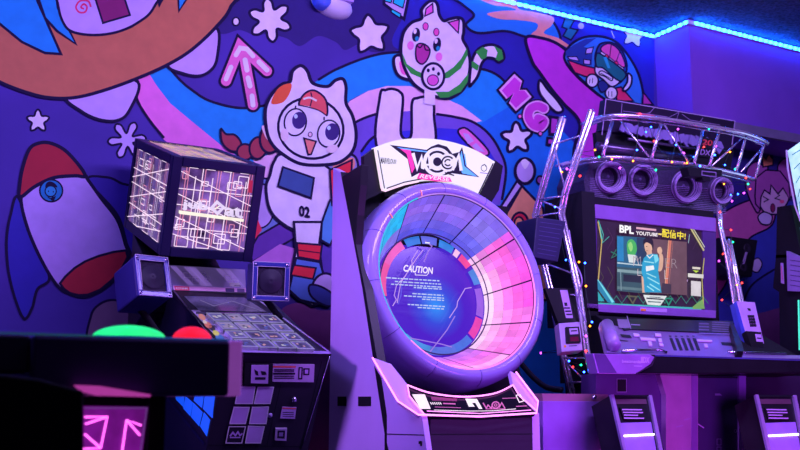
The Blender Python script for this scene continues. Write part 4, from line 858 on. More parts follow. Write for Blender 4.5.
# upper structure: horn speaker bar
BARY = 3.86; Bp = PY(BARY)
mb = MB(); mb.fill(Bp, [(590, 163), (600, 157), (728, 172), (732, 180), (728, 205), (716, 214), (586, 200), (584, 180)], mat('black_mesh_bar', (.03, .02, .06), .55, bump=.6, scale=160, noise=.6), 0, .22)
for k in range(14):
    y0 = 178+k*1.8; mb.stroke(Bp, [(590, y0), (640, y0+5.5), (726, y0+12)], .35, mat('pale_mesh_line', (.34, .22, .5), .4), .002)  # paler lines of the mesh pattern
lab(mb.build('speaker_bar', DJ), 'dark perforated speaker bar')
hornm = mat('violet_mesh_ring', (.17, .11, .26), .4, .3, bump=.5, scale=150, noise=.5)
for cx, cy, r in ((607.5, 177, 14.5), (639.5, 180, 14.5), (683, 186.5, 15.5), (717, 190.5, 13)):
    c = Bp.at(cx, cy, .0); R0 = r*.0054
    ax = V((-.25 if cx < 700 else -.1, -1, -.22)).normalized(); mb = MB()
    mb.lathe(c, ax, [(R0*1.0, 0), (R0*1.06, .03), (R0*1.03, .05), (R0*.9, .048), (R0*.66, .018), (R0*.62, -.02)], hornm, 36)
    h = lab(mb.build('horn_speaker', DJ), 'round speaker with pale mesh ring')
    mb = MB(); mb.lathe(c, ax, [(R0*.64, .012), (R0*.5, -.02), (R0*.3, -.03)], mat('black_cone', (.02, .016, .03), .5), 30); mb.lathe(c, ax, [(R0*.3, -.03), (R0*.2, -.005), (1e-4, .004)], mat('cone_dome', (.12, .08, .2), .3), 20)
    mb.build('speaker_cone', h)
    mb = MB()
    for q in (.7, .77, .84, .91, .98, 1.06): mb.tube([c+ax*(.022 if q < .75 else .036 if q < .8 else .046 if q < .87 else .05 if q < .95 else .053 if q < 1.02 else .034)+(ax.cross(V((0, 0, 1))).normalized()*math.cos(a_*math.pi/16)+ax.cross(V((0, 0, 1))).normalized().cross(ax)*math.sin(a_*math.pi/16))*R0*q for a_ in range(33)], .0017, mat('pale_ring_wire', (.6, .45, .8), .35), 4)
    mb.build('mesh_ring', h)
# banner deck behind truss
Bn = PY(3.98)
mb = MB(); mb.fill(Bn, [(606, 99), (622, 100), (735, 121), (733, 150), (602, 130)], mat('banner_black', (.016, .01, .03), .5), 0, .05)
mb.stroke(Bn, [(602, 135), (606, 99), (735, 121), (732, 145)], .8, mat('banner_edge', (.4, .3, .55), .4), .002)
for q in ([(622, 103), (621, 118), (648, 123)], [(623, 111), (655, 115), (668, 117)], [(650, 112), (640, 118)], [(655, 107), (648, 115), (664, 119)], [(668, 118), (679, 112), (676, 122)], [(682, 114), (690, 120), (720, 125)], [(703, 118), (698, 124)]): mb.stroke(Bn, q, .5, mat('banner_line', (.3, .2, .42), .4), .002)
mb.stroke(Bn, [(636, 113.5), (654, 116)], 1.4, gl(220, 50, 120, .8), .003)
lab(mb.build('top_banner', DJ), 'black top banner with pale outline graphics')
mb = MB(); R = random.Random(8)
Bq = PY(3.93); x = 622
while x < 722:
    y = 122+(x-622)*.19; w_ = R.uniform(5, 9); mb.fill(Bq, [(x, y+R.uniform(-1, 2)), (x+w_*.6, y+R.uniform(0, 2)), (x+w_, y+R.uniform(6, 10)), (x+w_*.3, y+R.uniform(10, 14)), (x-2, y+8)], mat('crumpled_foil', (.26, .2, .48), .35, .2), R.uniform(0, .03), .01); x += w_*.85
lab(mb.build('foil_frieze', DJ), 'pale angular foil shapes above the speakers')
mb = MB(); mb.fill(PY(3.98), [(596, 132), (734, 150), (730, 172), (598, 156)], BLKM, -.01, .03); mb.build('canopy_backing', DJ)
mb = MB(); mb.tube([PY(3.85).at(598, 147), PY(3.85).at(694, 160)], .028, mat('gunmetal_tube', (.12, .08, .16), .25, .6), 14); mb.tube([PY(3.88).at(628, 139), PY(3.88).at(700, 150)], .009, mat('gunmetal_tube', (.12, .08, .16), .25, .6), 10); mb.build('light_tube', DJ)
mb = MB(); tpn = PY(3.78); mb.fill(tpn, [(702, 137), (714, 139), (711, 158), (698, 156)], BLK, .0, .02); mb.text('DX', tpn, [(701, 149), (711, 150.5), (710, 156), (700, 154.5)], lp, .002, .02); mb.text('20', tpn, [(703, 139), (713, 140.5), (712, 146), (702, 144.5)], gl(230, 40, 90, .6), .002, .02); lab(mb.build('round_plate', DJ), 'black plate reading 20 DX')
mb = MB(); mb.fill(PY(3.55), [(687, 167), (722, 170), (722, 176), (710, 175), (710, 181), (703, 180), (702, 177), (690, 176)], BLK, 0, .05); mb.stroke(PY(3.55), [(702, 171), (716, 172.5), (716, 177), (702, 175)], .8, LAV, .002, True); mb.build('camera_mount', DJ)
# trusses
TZ, BZ2 = 2.25, 2.05
def onz(x, y, z): return PZ(z).at(x, y)
topc = [onz(x, y, TZ) for x, y in ((588, 124), (605, 117), (625, 115.5), (667, 119.5), (710, 126.5), (740, 132), (758, 138), (767.5, 143.5))]
botc = [onz(x, y, BZ2) for x, y in ((562, 166), (580, 161), (600, 158), (620, 157.5), (655, 161), (687, 164), (720, 170), (742, 175.5), (753, 179.5))]
tr = DJ
mb = MB(); T1 = cr_(topc, False, 5); mb.tube(T1, .011, TRS); T1b = [p+V((0, .05, .012)) for p in T1]; mb.tube(T1b, .0075, TRS); T1c = [p+V((0, .02, -.016)) for p in T1]; mb.tube(T1c, .004, TRS); mb.tube([topc[-1], topc[-1]+V((.01, .03, .01)), topc[-1]+V((0, .08, .02))], .01, TRS); lab(mb.build('upper_truss_rail', DJ), 'curved chrome upper rail')
mb = MB(); B1 = cr_(botc, False, 5); mb.tube(B1, .011, TRS); mb.tube([p+V((0, .05, .01)) for p in B1], .0075, TRS); mb.tube([p+V((0, .02, -.016)) for p in B1], .004, TRS); lab(mb.build('lower_truss_rail', DJ), 'curved chrome lower rail')
def near(pts, x, y, z): return onz(x, y, z)
VT = [((612, 120), (602.5, 155)), ((661, 123), (651, 159)), ((702.5, 130), (694, 163)), ((719, 131), (709, 166)), ((746, 136), (736, 171)), ((764, 143), (755, 178))]
for q0, q1 in VT:
    p0, p1 = onz(*q0, TZ), onz(*q1, BZ2); mb = MB(); mb.tube([p0, p1], .0065, TRS, 7); mb.tube([p0+V((.02, .015, 0)), p1+V((.02, .015, 0))], .0055, TRS, 6)
    for k in range(14): c = p0.lerp(p1, (k+.5)/14); mb.tube([c, c+V((.02, .015, .006))], .0022, TRS, 4)
    mb.build('truss_post', DJ)
for q0, q1 in (((620, 120), (649, 157)), ((664, 124), (689, 163)), ((742, 138), (712, 166)), ((764, 146), (741, 172)), ((590, 128), (571, 162))):
    mb = MB(); mb.tube([onz(*q0, TZ), onz(*q1, BZ2)], .005, TRS, 7); mb.build('truss_brace', DJ)
# left tower in the plane x=3, kinked backwards at mid height
XT = 3.0; XP = PX(XT)
def tower(name, A, B, xo, links):
    Ap = [XP.at(*q)+V((xo, 0, 0)) for q in A]; Bp_ = [XP.at(*q)+V((xo, 0, 0)) for q in B]
    for P in (Ap, Bp_):
        mb = MB(); mb.tube(P, .0105, TRS); mb.tube([p+V((.03, .012, 0)) for p in P], .009, TRS)
        for a_, b_ in zip(P[:-1], P[1:]):
            n_ = max(2, int((b_-a_).length/.03))
            for k in range(n_): c = a_.lerp(b_, k/n_); mb.tube([c, c+V((.03, .012, .01))], .003, TRS, 4)
        mb.build(name, DJ)
    def on(P, t):
        t *= len(P)-1; i = min(int(t), len(P)-2); return P[i].lerp(P[i+1], t-i)
    for t0, t1 in links: mb = MB(); mb.tube([on(Ap, t0), on(Bp_, t1)], .005, TRS, 6); mb.build('tower_brace', DJ)
tower('tower_rail', [(561.5, 117), (540, 192), (534, 215), (542, 262), (549, 290), (561, 351), (571, 396)], [(590.5, 110), (564, 192), (560, 213), (568, 250), (577, 290), (585, 351), (596, 396)], 0,
      ((.06, .05), (.06, .16), (.22, .2), (.22, .3), (.34, .33), (.5, .6), (.68, .68), (.86, .98), (.86, .86), (.95, .95)))
# right tower
XP = PX(4.12)
tower('tower_rail', [(718, 205), (719, 225), (727, 262), (741, 345), (744, 395)], [(728, 240), (735, 275), (742, 310), (749, 350), (753, 396)], 0, ((.3, .1), (.5, .3), (.7, .5), (.9, .8)))
XP = PX(XT)
# black speaker cabinet on left tower
SB = PY(3.62)
mb = MB(); mb.fill(SB, [(537, 217), (566, 221), (558, 262), (533, 257)], mat('dark_speaker_box', (.022, .02, .07), .45), 0, .16); sbx = lab(mb.build('side_speaker', DJ, .004), 'black louvred speaker box on the tower')
mb = MB()
for k in range(8): mb.stroke(SB, [(540-k*.4, 222+k*4.4), (562-k*.9, 225.3+k*4.4)], .5, mat('louvre_edge', (.08, .07, .2), .4), .002)
mb.build('louvre', sbx)
mb = MB(); mb.box(3.09, 3.17, 3.66, 3.95, 1.2, 1.84, BLKM); mb.build('side_column', DJ)
# left card reader panel on the tower
CPn = PT(XP.at(564, 300)-V((.0, .06, 0)), 24)
mb = MB(); mb.fill(CPn, [(545, 288), (577, 288), (584, 322), (558, 322)], BLK, 0, .02); mb.fill(CPn, [(560, 290), (567.5, 290), (573, 318), (566, 318)], lp, .001)
for k in range(3): mb.stroke(CPn, [(564+k*1.2, 308+k*3.2), (570+k*1.1, 308+k*3.2)], 1.6, DRK, .0016)
mb.fill(CPn, [(564, 302.5), (567, 302.5), (567.6, 306), (564.6, 306)], DRK, .0016); rp = lab(mb.build('reader_panel', DJ), 'black panel with pale lettering strip')
mb = MB(); q = [(559, 323), (580, 321.5), (583, 350), (562, 352)]; mb.fill(CPn, q, lp, .03, .04); rd = lab(mb.build('card_reader', DJ, .004), 'pale rounded card reader')
mb = MB(); mb.fill(CPn, [(566, 327), (579, 326.5), (581, 342), (567, 342.5)], BLK, .04, .01); mb.fill(CPn, [(569, 328.5), (577.5, 328), (578.5, 334), (570, 334.5)], lp, .0405); mb.stroke(CPn, [(571, 331), (577, 330.6)], 1.3, DRK, .041); mb.fill(CPn, [(570, 337), (578, 336.6), (579, 341), (570.5, 341.4)], mat('maroon_window', (.15, .01, .04), .2), .0405); mb.fill(CPn, [(564, 345), (566, 345), (566, 347.5), (564, 347.5)], pt(235, 120, 60), .031); mb.stroke(CPn, [(569, 346), (577, 345.6)], .8, DRK, .031); mb.build('reader_window', rd)
# control deck
DY = 3.1
deckm = mat('brushed_lilac_deck', (.28, .18, .42), .33, .4)
De = PY(3.12).at(700, 354); DPl = PT(De, 62)
mb = MB(); mb.fill(DPl, [(600, 322), (617, 326), (730, 332), (737, 340), (746, 354), (812, 355.5), (812, 359), (640, 355), (607, 352)], deckm, 0, .03); dk = lab(mb.build('control_deck', DJ, .002), 'lilac metal control deck')
mb = MB(); mb.fill(DPl, [(617, 318.5), (733, 321), (733, 333), (700, 332), (632, 329), (624, 330)], BLK, .006, .004)
mb.stroke(DPl, [(627, 316), (631, 329)], .8, LAV, .0066); mb.fill(DPl, [(617, 319), (628, 319.5), (630, 328), (619, 328)], mat('grey_print', (.2, .16, .26), .5), .0066); mb.stroke(DPl, [(631, 324.5), (640, 325)], 1., LAV, .0066)
for y in (322, 325, 328): mb.stroke(DPl, [(699, y+1.5), (709, y+1.9)], 1.2, mat('grey_print', (.2, .16, .26), .5), .0066)
for k in range(5): mb.stroke(DPl, [(712, 322+k*2.2), (730, 323+k*2.2)], .8, mat('grey_print', (.2, .16, .26), .5), .0066)
mb.stroke(DPl, [(699, 333), (731, 334)], .9, LAV, .0066); mb.build('label_strip', dk)
# turntable roller at left
mb = MB(); a_, b_ = DPl.at(607, 325, .03), DPl.at(614, 345, .03); mb.tube([a_, b_], .028, mat('violet_roller', (.28, .18, .4), .3), 18); mb.tube([a_+V((.035, .02, 0)), b_+V((.035, .02, 0))], .012, BLK, 12); lab(mb.build('turntable_guard', DJ), 'violet cylinder guard beside the deck')
for k in range(5):
    x = 669.5+k*5.8; mb = MB(); mb.fill(DPl, [(x, 338), (x+3, 338.2), (x+7.6, 350), (x+4.4, 350)], BLK, .002, .002); mb.stroke(DPl, [(x-.5, 336), (x+2, 336.2)], .9, BLK, .003); mb.build('slider_slot', dk)
for q in ([(633, 333), (639, 333.5), (640, 336), (634, 335.6)], [(640, 337), (655, 338), (656, 340.4), (641, 339.4)], [(655, 333), (661, 333.5), (661.5, 336), (655.5, 335.6)], [(648, 341), (651.5, 341.3), (652.5, 345.5), (649, 345.3)], [(658, 338), (661.5, 338.3), (662.5, 342), (659, 341.8)], [(659, 343), (663, 343.3), (664, 345.5), (660, 345.3)], [(697, 339), (712, 339.8), (712.6, 341.4), (697.6, 340.8)], [(704, 343.5), (707.4, 343.7), (708.2, 347), (704.8, 346.9)]):
    mb = MB(); mb.fill(DPl, q, mat('deck_key', (.62, .5, .72), .35), .008, .006); mb.build('key', dk, .001)
mb = MB(); mb.fill(DPl, [(721, 342), (732, 342.6), (733, 345.5), (722, 345)], DRK, .002); mb.fill(DPl, [(620, 334), (630, 335), (632, 338), (622, 337)], DRK, .002); mb.stroke(DPl, [(619, 340), (628, 341)], .7, DRK, .002); mb.build('engraving', dk)
mb = MB(); mb.fill(DPl, [(730, 324), (734, 324), (742, 343), (744, 351), (737, 351)], BLK, .03, .03); mb.build('grip', DJ)
mb = MB(); mb.tube([DPl.at(622, 351, .01), DPl.at(640, 350, .012), DPl.at(660, 350, .012), DPl.at(667, 352.5, .01)], .006, CHR, 8); mb.build('chrome_strip', DJ); mb = MB(); mb.tube([DPl.at(728, 352, .008), DPl.at(786, 353.5, .008)], .005, CHR, 8); mb.build('chrome_strip', DJ)
FB = PY(3.06)
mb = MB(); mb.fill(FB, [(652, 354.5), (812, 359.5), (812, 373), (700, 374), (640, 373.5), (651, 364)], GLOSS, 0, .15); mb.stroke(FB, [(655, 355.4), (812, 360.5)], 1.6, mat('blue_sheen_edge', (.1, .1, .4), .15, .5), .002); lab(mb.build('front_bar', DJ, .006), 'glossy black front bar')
mb = MB(); mb.fill(FB, [(593, 353.5), (614, 354), (650, 354.5), (655, 357), (651, 364), (636, 374), (598, 373.5)], pur, .015, .05); mb.stroke(FB, [(655, 357), (652, 365), (636, 373.5)], 1.1, CHR, .017); mb.fill(FB, [(594, 354), (605, 354), (617, 373), (599, 373)], purd, .0155)
mb.text('beatmania', FB, [(622, 359.6), (641, 360), (641, 363.4), (622, 362.8)], lp, .0165, .03); mb.text('IIDX', FB, [(641, 356.8), (650, 357), (649.4, 363), (641, 363)], lp, .0165, .05); mb.stroke(FB, [(634, 366), (642, 366.2)], .9, lp, .0165)
lab(mb.build('deck_corner', DJ, .003), 'violet corner block with pale game lettering')
# shelf under deck and legs
LY = PY(3.4)
mb = MB(); mb.fill(LY, [(596, 374), (666, 374), (668, 520), (596, 520)], purd, -.02, .1); mb.fill(LY, [(617.5, 379), (626, 379), (626, 391.5), (617.5, 391.5)], BLKM, -.018); mb.stroke(LY, [(617, 379), (626.5, 379), (626.5, 392), (617, 392)], .6, LAV, -.017, True); lab(mb.build('rear_leg_panel', DJ), 'dim violet panel with small black window')
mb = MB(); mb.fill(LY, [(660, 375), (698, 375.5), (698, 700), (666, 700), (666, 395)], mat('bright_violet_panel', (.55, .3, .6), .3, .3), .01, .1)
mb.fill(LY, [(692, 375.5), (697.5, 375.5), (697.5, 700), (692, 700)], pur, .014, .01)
for q in ([(676, 427), (683, 425.5)], [(684, 420), (690, 418.5)], [(698, 424), (704, 428)]): mb.stroke(LY, q, 1.2, lp, .011)
lab(mb.build('pillar_panel', DJ), 'bright magenta lit metal pillar')
mb = MB(); mb.fill(LY, [(697.5, 376), (739, 376.5), (741, 700), (697.5, 700)], mat('ink_violet_door', (.06, .035, .12), .4), 0, .06); mb.stroke(LY, [(697.5, 377), (739, 377.5)], 1.6, BLKM, .002); mb.fill(LY, [(715, 393.5), (720, 393.5), (722, 395.5), (715, 395.5)], LAV, .002); mb.stroke(LY, [(717, 439), (721, 439), (721, 445), (717, 445)], .7, LAV, .002, True); mb.stroke(LY, [(717, 447), (721, 447), (721, 452), (717, 452)], .7, LAV, .002, True); mb.stroke(LY, ell(735.5, 431, 1.4, 1.4, 0, 10), .6, LAV, .002, True); lab(mb.build('service_door', DJ), 'dark violet door with small symbols')
mb = MB(); mb.fill(LY, [(739, 375), (746, 375), (746, 700), (740, 700)], pur, .01, .1); mb.build('door_frame', DJ)
mb = MB(); mb.fill(LY, [(746, 376), (860, 376), (860, 700), (746, 700)], mat('deep_violet_panel', (.03, .015, .05), .6), -.04, .05); mb.build('side_panel', DJ)  # plain near-black violet panel
mb = MB(); mb.box(3.15, 4.1, 3.5, 3.9, 0, .98, BLKM); mb.build('base_cabinet', DJ)
mb = MB(); mb.prism([(3.3, .97), (3.22, 1.02), (3.62, 1.24), (3.9, 1.26), (3.9, .93)], 3.12, 4.1, BLKM); mb.build('deck_support', DJ)
# keypad post right of the deck
KP = PT(PX(4.0).at(750, 330)-V((0, .05, 0)), 24)
mb = MB(); mb.fill(KP, [(737, 301), (755, 302), (766, 351), (751, 351)], lp, 0, .03); kp = lab(mb.build('keypad_post', DJ, .003), 'pale slanted post with keypad and card slot')
for r in range(4):
    for c in range(3): x = 748+c*2.2+r*.7; y = 315+r*3; mb = MB(); mb.fill(KP, [(x, y), (x+1.7, y), (x+2.2, y+2.3), (x+.5, y+2.3)], DRK, .004, .004); mb.build('keypad_key', kp)
mb = MB(); mb.fill(KP, [(747, 308), (750.5, 308.5), (751, 311), (748.5, 310.5)], DRK, .002); mb.build('pictogram', kp); mb = MB(); mb.fill(KP, [(746, 331), (761, 332), (764, 347), (752, 348)], BLK, .03, .03); mb.build('card_slot', kp); mb = MB(); mb.fill(KP, [(755, 334), (761, 334.4), (763, 342), (756.5, 341.5)], lp, .031); mb.stroke(KP, [(757, 338), (761.5, 338.4)], 1.2, DRK, .032); mb.build('slot_label', kp); mb = MB(); mb.fill(KP, [(753, 349), (763, 349), (763.6, 350.5), (753.4, 350.5)], pt(230, 60, 90), .003); mb.build('red_sticker', kp)
mb = MB(); mb.fill(KP, [(734, 303), (737, 301), (751, 351), (746, 351)], mat('blue_post_edge', (.05, .07, .45), .3), -.003, .03); mb.build('post_edge', DJ)
# coin units
def coin_unit(x0, label, dxb):
    U = thing('coin_unit', label, 'coin unit', (PY(3.15).at(x0+630-611, 440).x, 3.2, 0), 'slanted coin units beside the DJ game'); PA = Pl(PY(3.13).at(x0+30, 395), (0, -math.cos(.36), -math.sin(.36)*-1))
    f = lambda pts: [(x0+p[0], p[1]) for p in pts]
    q0 = PA.at(x0+20, 395)
    mb = MB(); mb.fill(PA, f([(0, 395), (41, 395), (54, 455), (60, 520), (22, 520), (14, 455)]), BLK, 0, .13); mb.build('housing', U)
    for q in ([(0, 394.5), (3, 394.5), (16, 450), (25, 490), (22, 490), (12.5, 450)], [(38, 395), (41, 395), (52, 450), (58, 490), (55, 490), (48.5, 450)]): mb = MB(); mb.fill(PA, f(q), LAV, .012, .012); mb.build('side_rail', U)
    mb = MB(); mb.stroke(PA, f([(2, 395.3), (39, 395.8)]), 1.2, CHR, .01); mb.fill(PA, f([(4, 399), (35, 399), (36, 404), (5.5, 404)]), mat('brown_band', (.09, .04, .07), .5), .003); mb.build('top_band', U)
    mb = MB(); mb.fill(PA, f([(9, 407.5), (33, 408), (35, 420), (13, 419.5)]), BLK, .008, .006)
    for y, a, b in ((409.5, 11, 31), (412.3, 12, 32), (415, 13, 27), (418, 13, 33)): mb.stroke(PA, f([(a, y), (b, y+.3)]), 1.1, lp, .009)
    lab(mb.build('instruction_card', U), 'dark card with pale lettering')
    mb = MB(); mb.fill(PA, f([(9, 423), (40, 422), (49, 470), (20, 470)]), mat('violet_smoked_plate', (.3, .2, .6), .25), .004, .003); mb.build('smoked_plate', U)
    mb = MB()
    for k in range(13): x = 11.5+k*2.5; mb.fill(PA, f([(x, 435-.13*k), (x+1.8, 434.9-.13*k), (x+2, 436.6-.13*k), (x+.2, 436.7-.13*k)]), gl(235, 215, 255, 4.), .01, .004)
    lab(mb.build('light_bar', U), 'row of bright white lights')
    return U
coin_unit(611, 'slanted coin unit with a bright light bar, between the violet box and the lit pillar', 0)
coin_unit(755.5, 'slanted coin unit with a bright light bar, at the right end of the DJ game', 0)
BX_ = thing('front_box', 'plain violet sloped box below the truss tower, beside the ring game', 'box', (2.75, 3.2, 0))
PB = PY(3.28); mb = MB(); mb.fill(PB, [(543, 401), (608, 401.5), (618, 452), (626, 600), (544, 600)], mat('satin_violet_box', (.34, .15, .6), .36, .2), 0, .12); mb.build('front_panel', BX_, .003)
mb = MB(); mb.fill(PB, [(542, 393.5), (594, 394), (608, 394.5), (608.5, 402), (543, 401.5)], mat('plum_top_edge', (.35, .14, .22), .5), -.01, .1); mb.lathe(PB.at(594, 397), (0, -1, 0), [(1e-4, .012), (.008, .01), (.01, 0)], CHR, 12); lab(mb.build('top_edge', BX_), 'plum coloured top edge with a lock')
# ---------------------------------------------------------------- string lights on the canopy
SL = thing('string_lights', 'multicoloured fairy lights wound around the chrome truss canopy and towers', 'fairy lights', (3.7, 3.6, 2.0))
colr = [gl(40, 90, 255, 14.), gl(255, 40, 30, 11.), gl(20, 230, 130, 8.), gl(255, 130, 20, 9.), gl(230, 60, 255, 10.), gl(60, 60, 255, 14.)]
R = random.Random(21)
spots = []
def dep(x, y):
    return PY(3.6).at(x, y)
B_ = [(599, 157, 2), (612, 159, 3), (577, 153, 0), (567, 169, 4), (562, 172, 3), (637, 150, 0), (620, 168, 4), (656, 170, 2), (672, 162, 3), (654, 141, 1), (676, 145, 0), (684, 153, 4), (687, 163, 3), (694, 157, 0), (651, 127, 0), (678, 129, 4), (709, 129, 2), (640, 114, 1), (704, 147, 1), (716, 146, 4), (715, 155, 0), (725, 165, 0), (735, 169, 2), (746, 178, 1), (748, 184, 2), (750, 189, 1), (738, 194, 0), (731, 195, 0), (744, 193, 4), (732, 201, 4), (724, 184, 3), (720, 212, 1), (720, 220, 0), (721, 228, 0), (731, 230, 1), (733, 242, 2), (723, 254, 1), (719, 261, 4), (737, 285, 3), (722, 300, 1), (742, 283, 1), (566, 260, 0), (585, 263, 0), (592, 322, 0), (590, 326, 3), (586, 336, 4), (586, 351, 1), (541, 353, 4), (573, 367, 1), (581, 365, 2), (569, 361, 0), (584, 372, 0), (558, 350, 3), (579, 262, 3), (586, 286, 3), (555, 207, 0), (595, 150, 3), (580, 176, 1), (633, 161, 3), (700, 166, 0), (707, 170, 1), (646, 132, 0), (730, 152, 3), (736, 310, 2), (740, 322, 1)]
pts = []
for x, y, c in B_:
    if y < 165 and x > 575: p = PY(3.62).at(x, y)
    elif x > 705: p = PX(4.08).at(x, y)
    else: p = PX(2.975).at(x, y)
    mb = MB(); mb.ball(p, .0046, colr[c], 6); mb.build('bulb', SL); pts.append((x, y, p))
top = sorted([p for x, y, p in pts if y < 172 and x > 575], key=lambda p: p.x)
wire = mat('green_wire', (.02, .05, .03), .5)
mb = MB(); mb.tube([p+V((0, .006, 0)) for p in top], .0016, wire, 5); mb.build('wire', SL)
lf = sorted([p for x, y, p in pts if x < 600 and y > 165], key=lambda p: -p.z); mb = MB(); mb.tube([p+V((0, .006, 0)) for p in lf], .0016, wire, 5); mb.build('wire', SL)
rf = sorted([p for x, y, p in pts if x > 716 and y > 172], key=lambda p: -p.z); mb = MB(); mb.tube([p+V((0, .006, 0)) for p in rf], .0016, wire, 5); mb.build('wire', SL)
# loose cables at the left tower
mb = MB(); mb.tube(cr_([XP.at(q[0], q[1], .03) for q in ((569, 230), (572, 250), (575, 262), (582, 280), (578, 300), (586, 322))], False), .004, LAV, 6); tag(mb.build('loose_wire'), 'thin pale wire dangling beside the black louvred speaker box', 'wire')
# ---------------------------------------------------------------- right side: wall speaker and neighbouring machine
WSP = PY(4.5)
WS = thing('wall_speaker', 'black square wall speaker with two cones, left of the crowned painted figure', 'speaker', (WSP.at(742, 255).x, 4.6, WSP.at(742, 278).z))
mb = MB(); mb.fill(WSP, [(728, 236), (758, 240), (752, 277), (727, 274)], mat('black_speaker_front', (.012, .01, .016), .5), 0, .25); mb.build('case', WS, .006)
for cx, cy in ((747, 248.5), (743.5, 267)):
    c = WSP.at(cx, cy); mb = MB(); mb.lathe(c, WSP.n, [(.032, 0), (.03, .008), (.02, .002), (1e-4, -.001)], mat('dull_cone', (.03, .022, .045), .4), 24); mb.build('speaker_cone', WS)
mb = MB(); mb.fill(WSP, [(746, 252), (747.6, 252.2), (744.6, 264), (743, 264)], lp, .008, .008); mb.build('port_bar', WS); mb = MB(); mb.ball(WSP.at(732.5, 242, .006), .008, gl(10, 120, 60, 1.2), 6); lab(mb.build('indicator', WS), 'small green light')
NM = thing('arcade_cabinet', 'black cabinet with a glowing white-green sign, cut off by the photo edge', 'arcade machine', (4.7, 3.4, 0))
NP = PX(4.55)
mb = MB(); mb.fill(NP, [(787.5, 151), (800, 142), (840, 130), (840, 300), (800, 218)], mat('white_green_lightbox', (.5, .7, .65), .4, em=.85, emc=(.36, .86, .72), noise=.35, scale=14), .0, .2)
for k in range(7): mb.stroke(NP, [(792+k*2, 155+k*14), (800, 150+k*13), (838, 140+k*13)], .8, mat('green_sign_line', (.05, .3, .2), .5), .002)
lab(mb.build('lightbox', NM), 'glowing white-green sign box')
mb = MB(); mb.stroke(NP, [(786.5, 150), (788, 170), (795, 206), (801, 222)], 1.8, WHT, .004, th=.05); mb.build('lightbox_edge', NM)
NQ = PX(4.62)
mb = MB(); mb.fill(NQ, [(777, 207), (791, 205), (800, 250), (860, 250), (860, 255), (776, 258)], BLKM, 0, .6); mb.fill(NQ, [(776, 255), (860, 252), (860, 700), (781, 700), (780, 352), (779, 292), (773, 288)], BLK, 0, .5); mb.build('cabinet_body', NM)
mb = MB(); mb.fill(NQ, [(786.5, 251), (800, 257), (830, 262), (830, 292), (787.5, 291)], mat('violet_speaker_grid', (.25, .18, .42), .5), .03, .05)
for k in range(6): mb.stroke(NQ, [(790, 260+k*5), (830, 266+k*5)], .5, DRK, .032)
mb.build('side_speaker', NM); mb = MB(); mb.fill(NQ, [(780.5, 263), (783, 263), (784, 284), (781, 283)], lp, .004, .003); mb.stroke(NQ, [(781.4, 266), (782.4, 280)], .6, pt(200, 40, 80), .005); lab(mb.build('sticker', NM), 'tall pale sticker')
mb = MB(); mb.tube([NQ.at(798.5, 300, .02), NQ.at(799.5, 350, .02)], .004, gl(70, 220, 200, 1.5), 6); mb.build('edge_light', NM)
# ================================================================ foreground console (left, out of focus)
FG = thing('arcade_cabinet', 'blurred black game console in the foreground with a green and a red button', 'arcade machine', (.4, 1.7, 0))
FY = 1.6; FPp = PY(FY)
mb = MB(); tz = FPp.at(120, 337).z; bz_ = FPp.at(120, 396).z
xl, xr = FPp.at(-60, 337).x, FPp.at(231, 338).x
xm = FPp.at(33, 337).x
mb.box(xm, xr, FY, 1.98, bz_, tz, mat('indigo_black_coat', (.05, .03, .13), .4)); lab(mb.build('button_console', FG, .006), 'thick black button console')
mb = MB(); mb.box(xl-.5, xm, FY+.02, 1.98, bz_+.035, tz, mat('dark_plum_side', (.035, .018, .08), .5)); mb.build('console_side', FG, .004)
xe = FPp.at(243, 338).x
mb = MB(); mb.box(xr, xe, FY-.001, 1.98, bz_, tz, mat('pink_lit_end_glow', (.6, .25, .8), .3, em=.28, emc=(.6, .14, .9))); lab(mb.build('end_cap', FG, .003), 'pink lit end cap')  # emission imitates pink light on the end face
def big_button(cx, cy, r, h, c, rim, name, lb, e):
    p = PZ(tz).at(cx, cy); mb = MB(); q = V((FPp.at(cx, 336).x*1.1, 1.78, tz))
    q = V(((q.x), 1.78, tz)); r0 = ray(cx, 333); s_ = 1.78/r0.y; q.x = CAM.x+r0.x*s_
    mb.lathe(q, (0, 0, 1), [(r*1.12, 0), (r*1.12, .006), (r*1.02, .01)], gl(*rim, .9), 32); mb.lathe(q, (0, 0, 1), [(r, .008)]+[(max(1e-4, r*math.cos(k*math.pi/16)), .008+h*math.sin(k*math.pi/16)) for k in range(9)], gl(*c, e), 32)
    lab(mb.build(name, FG), lb)
big_button(129, 336, .064, .024, (30, 235, 130), (10, 120, 60), 'dome_button', 'glowing green dome button', 1.25)
big_button(192, 336, .036, .026, (250, 20, 50), (220, 60, 170), 'dome_button', 'glowing red dome button', 1.15)
mb = MB(); mb.tube([V((x_, FY+.004, tz+.001)) for x_ in (xl, xm, xm+(xr-xm)*.3)], .001, gl(10, 90, 60, .6), 6); mb.tube([V((x_, FY+.004, tz+.001)) for x_ in (xm+(xr-xm)*.3, xr)], .0014, gl(30, 80, 160, .5), 6); mb.build('edge_glint', FG)  # glowing lines drawn in for coloured reflections on the top edge
FQ = PY(1.5); 
mb = MB(); lowm = BLKM
mb.fill(FQ, [(-80, 372), (0, 374), (40, 379), (84, 391), (84, 620), (-80, 620)], lowm, 0, .3); mb.stroke(FQ, [(26, 450), (27, 420), (30, 417), (70, 418)], .6, DRK, .002); lab(mb.build('lower_cabinet', FG, .004), 'black lower cabinet block')
FR = PY(1.66)
mb = MB(); mb.fill(PY(1.575), [(76, 385), (100, 386), (151, 394.5), (150, 397), (100, 395.5), (84, 392)], mat('pink_lower_edge_glow', (.5, .1, .45), .3, em=.45, emc=(.8, .08, .6)), 0, .02); mb.build('lit_lower_edge', FG)  # glowing sliver in place of pink light along the console's lower edge
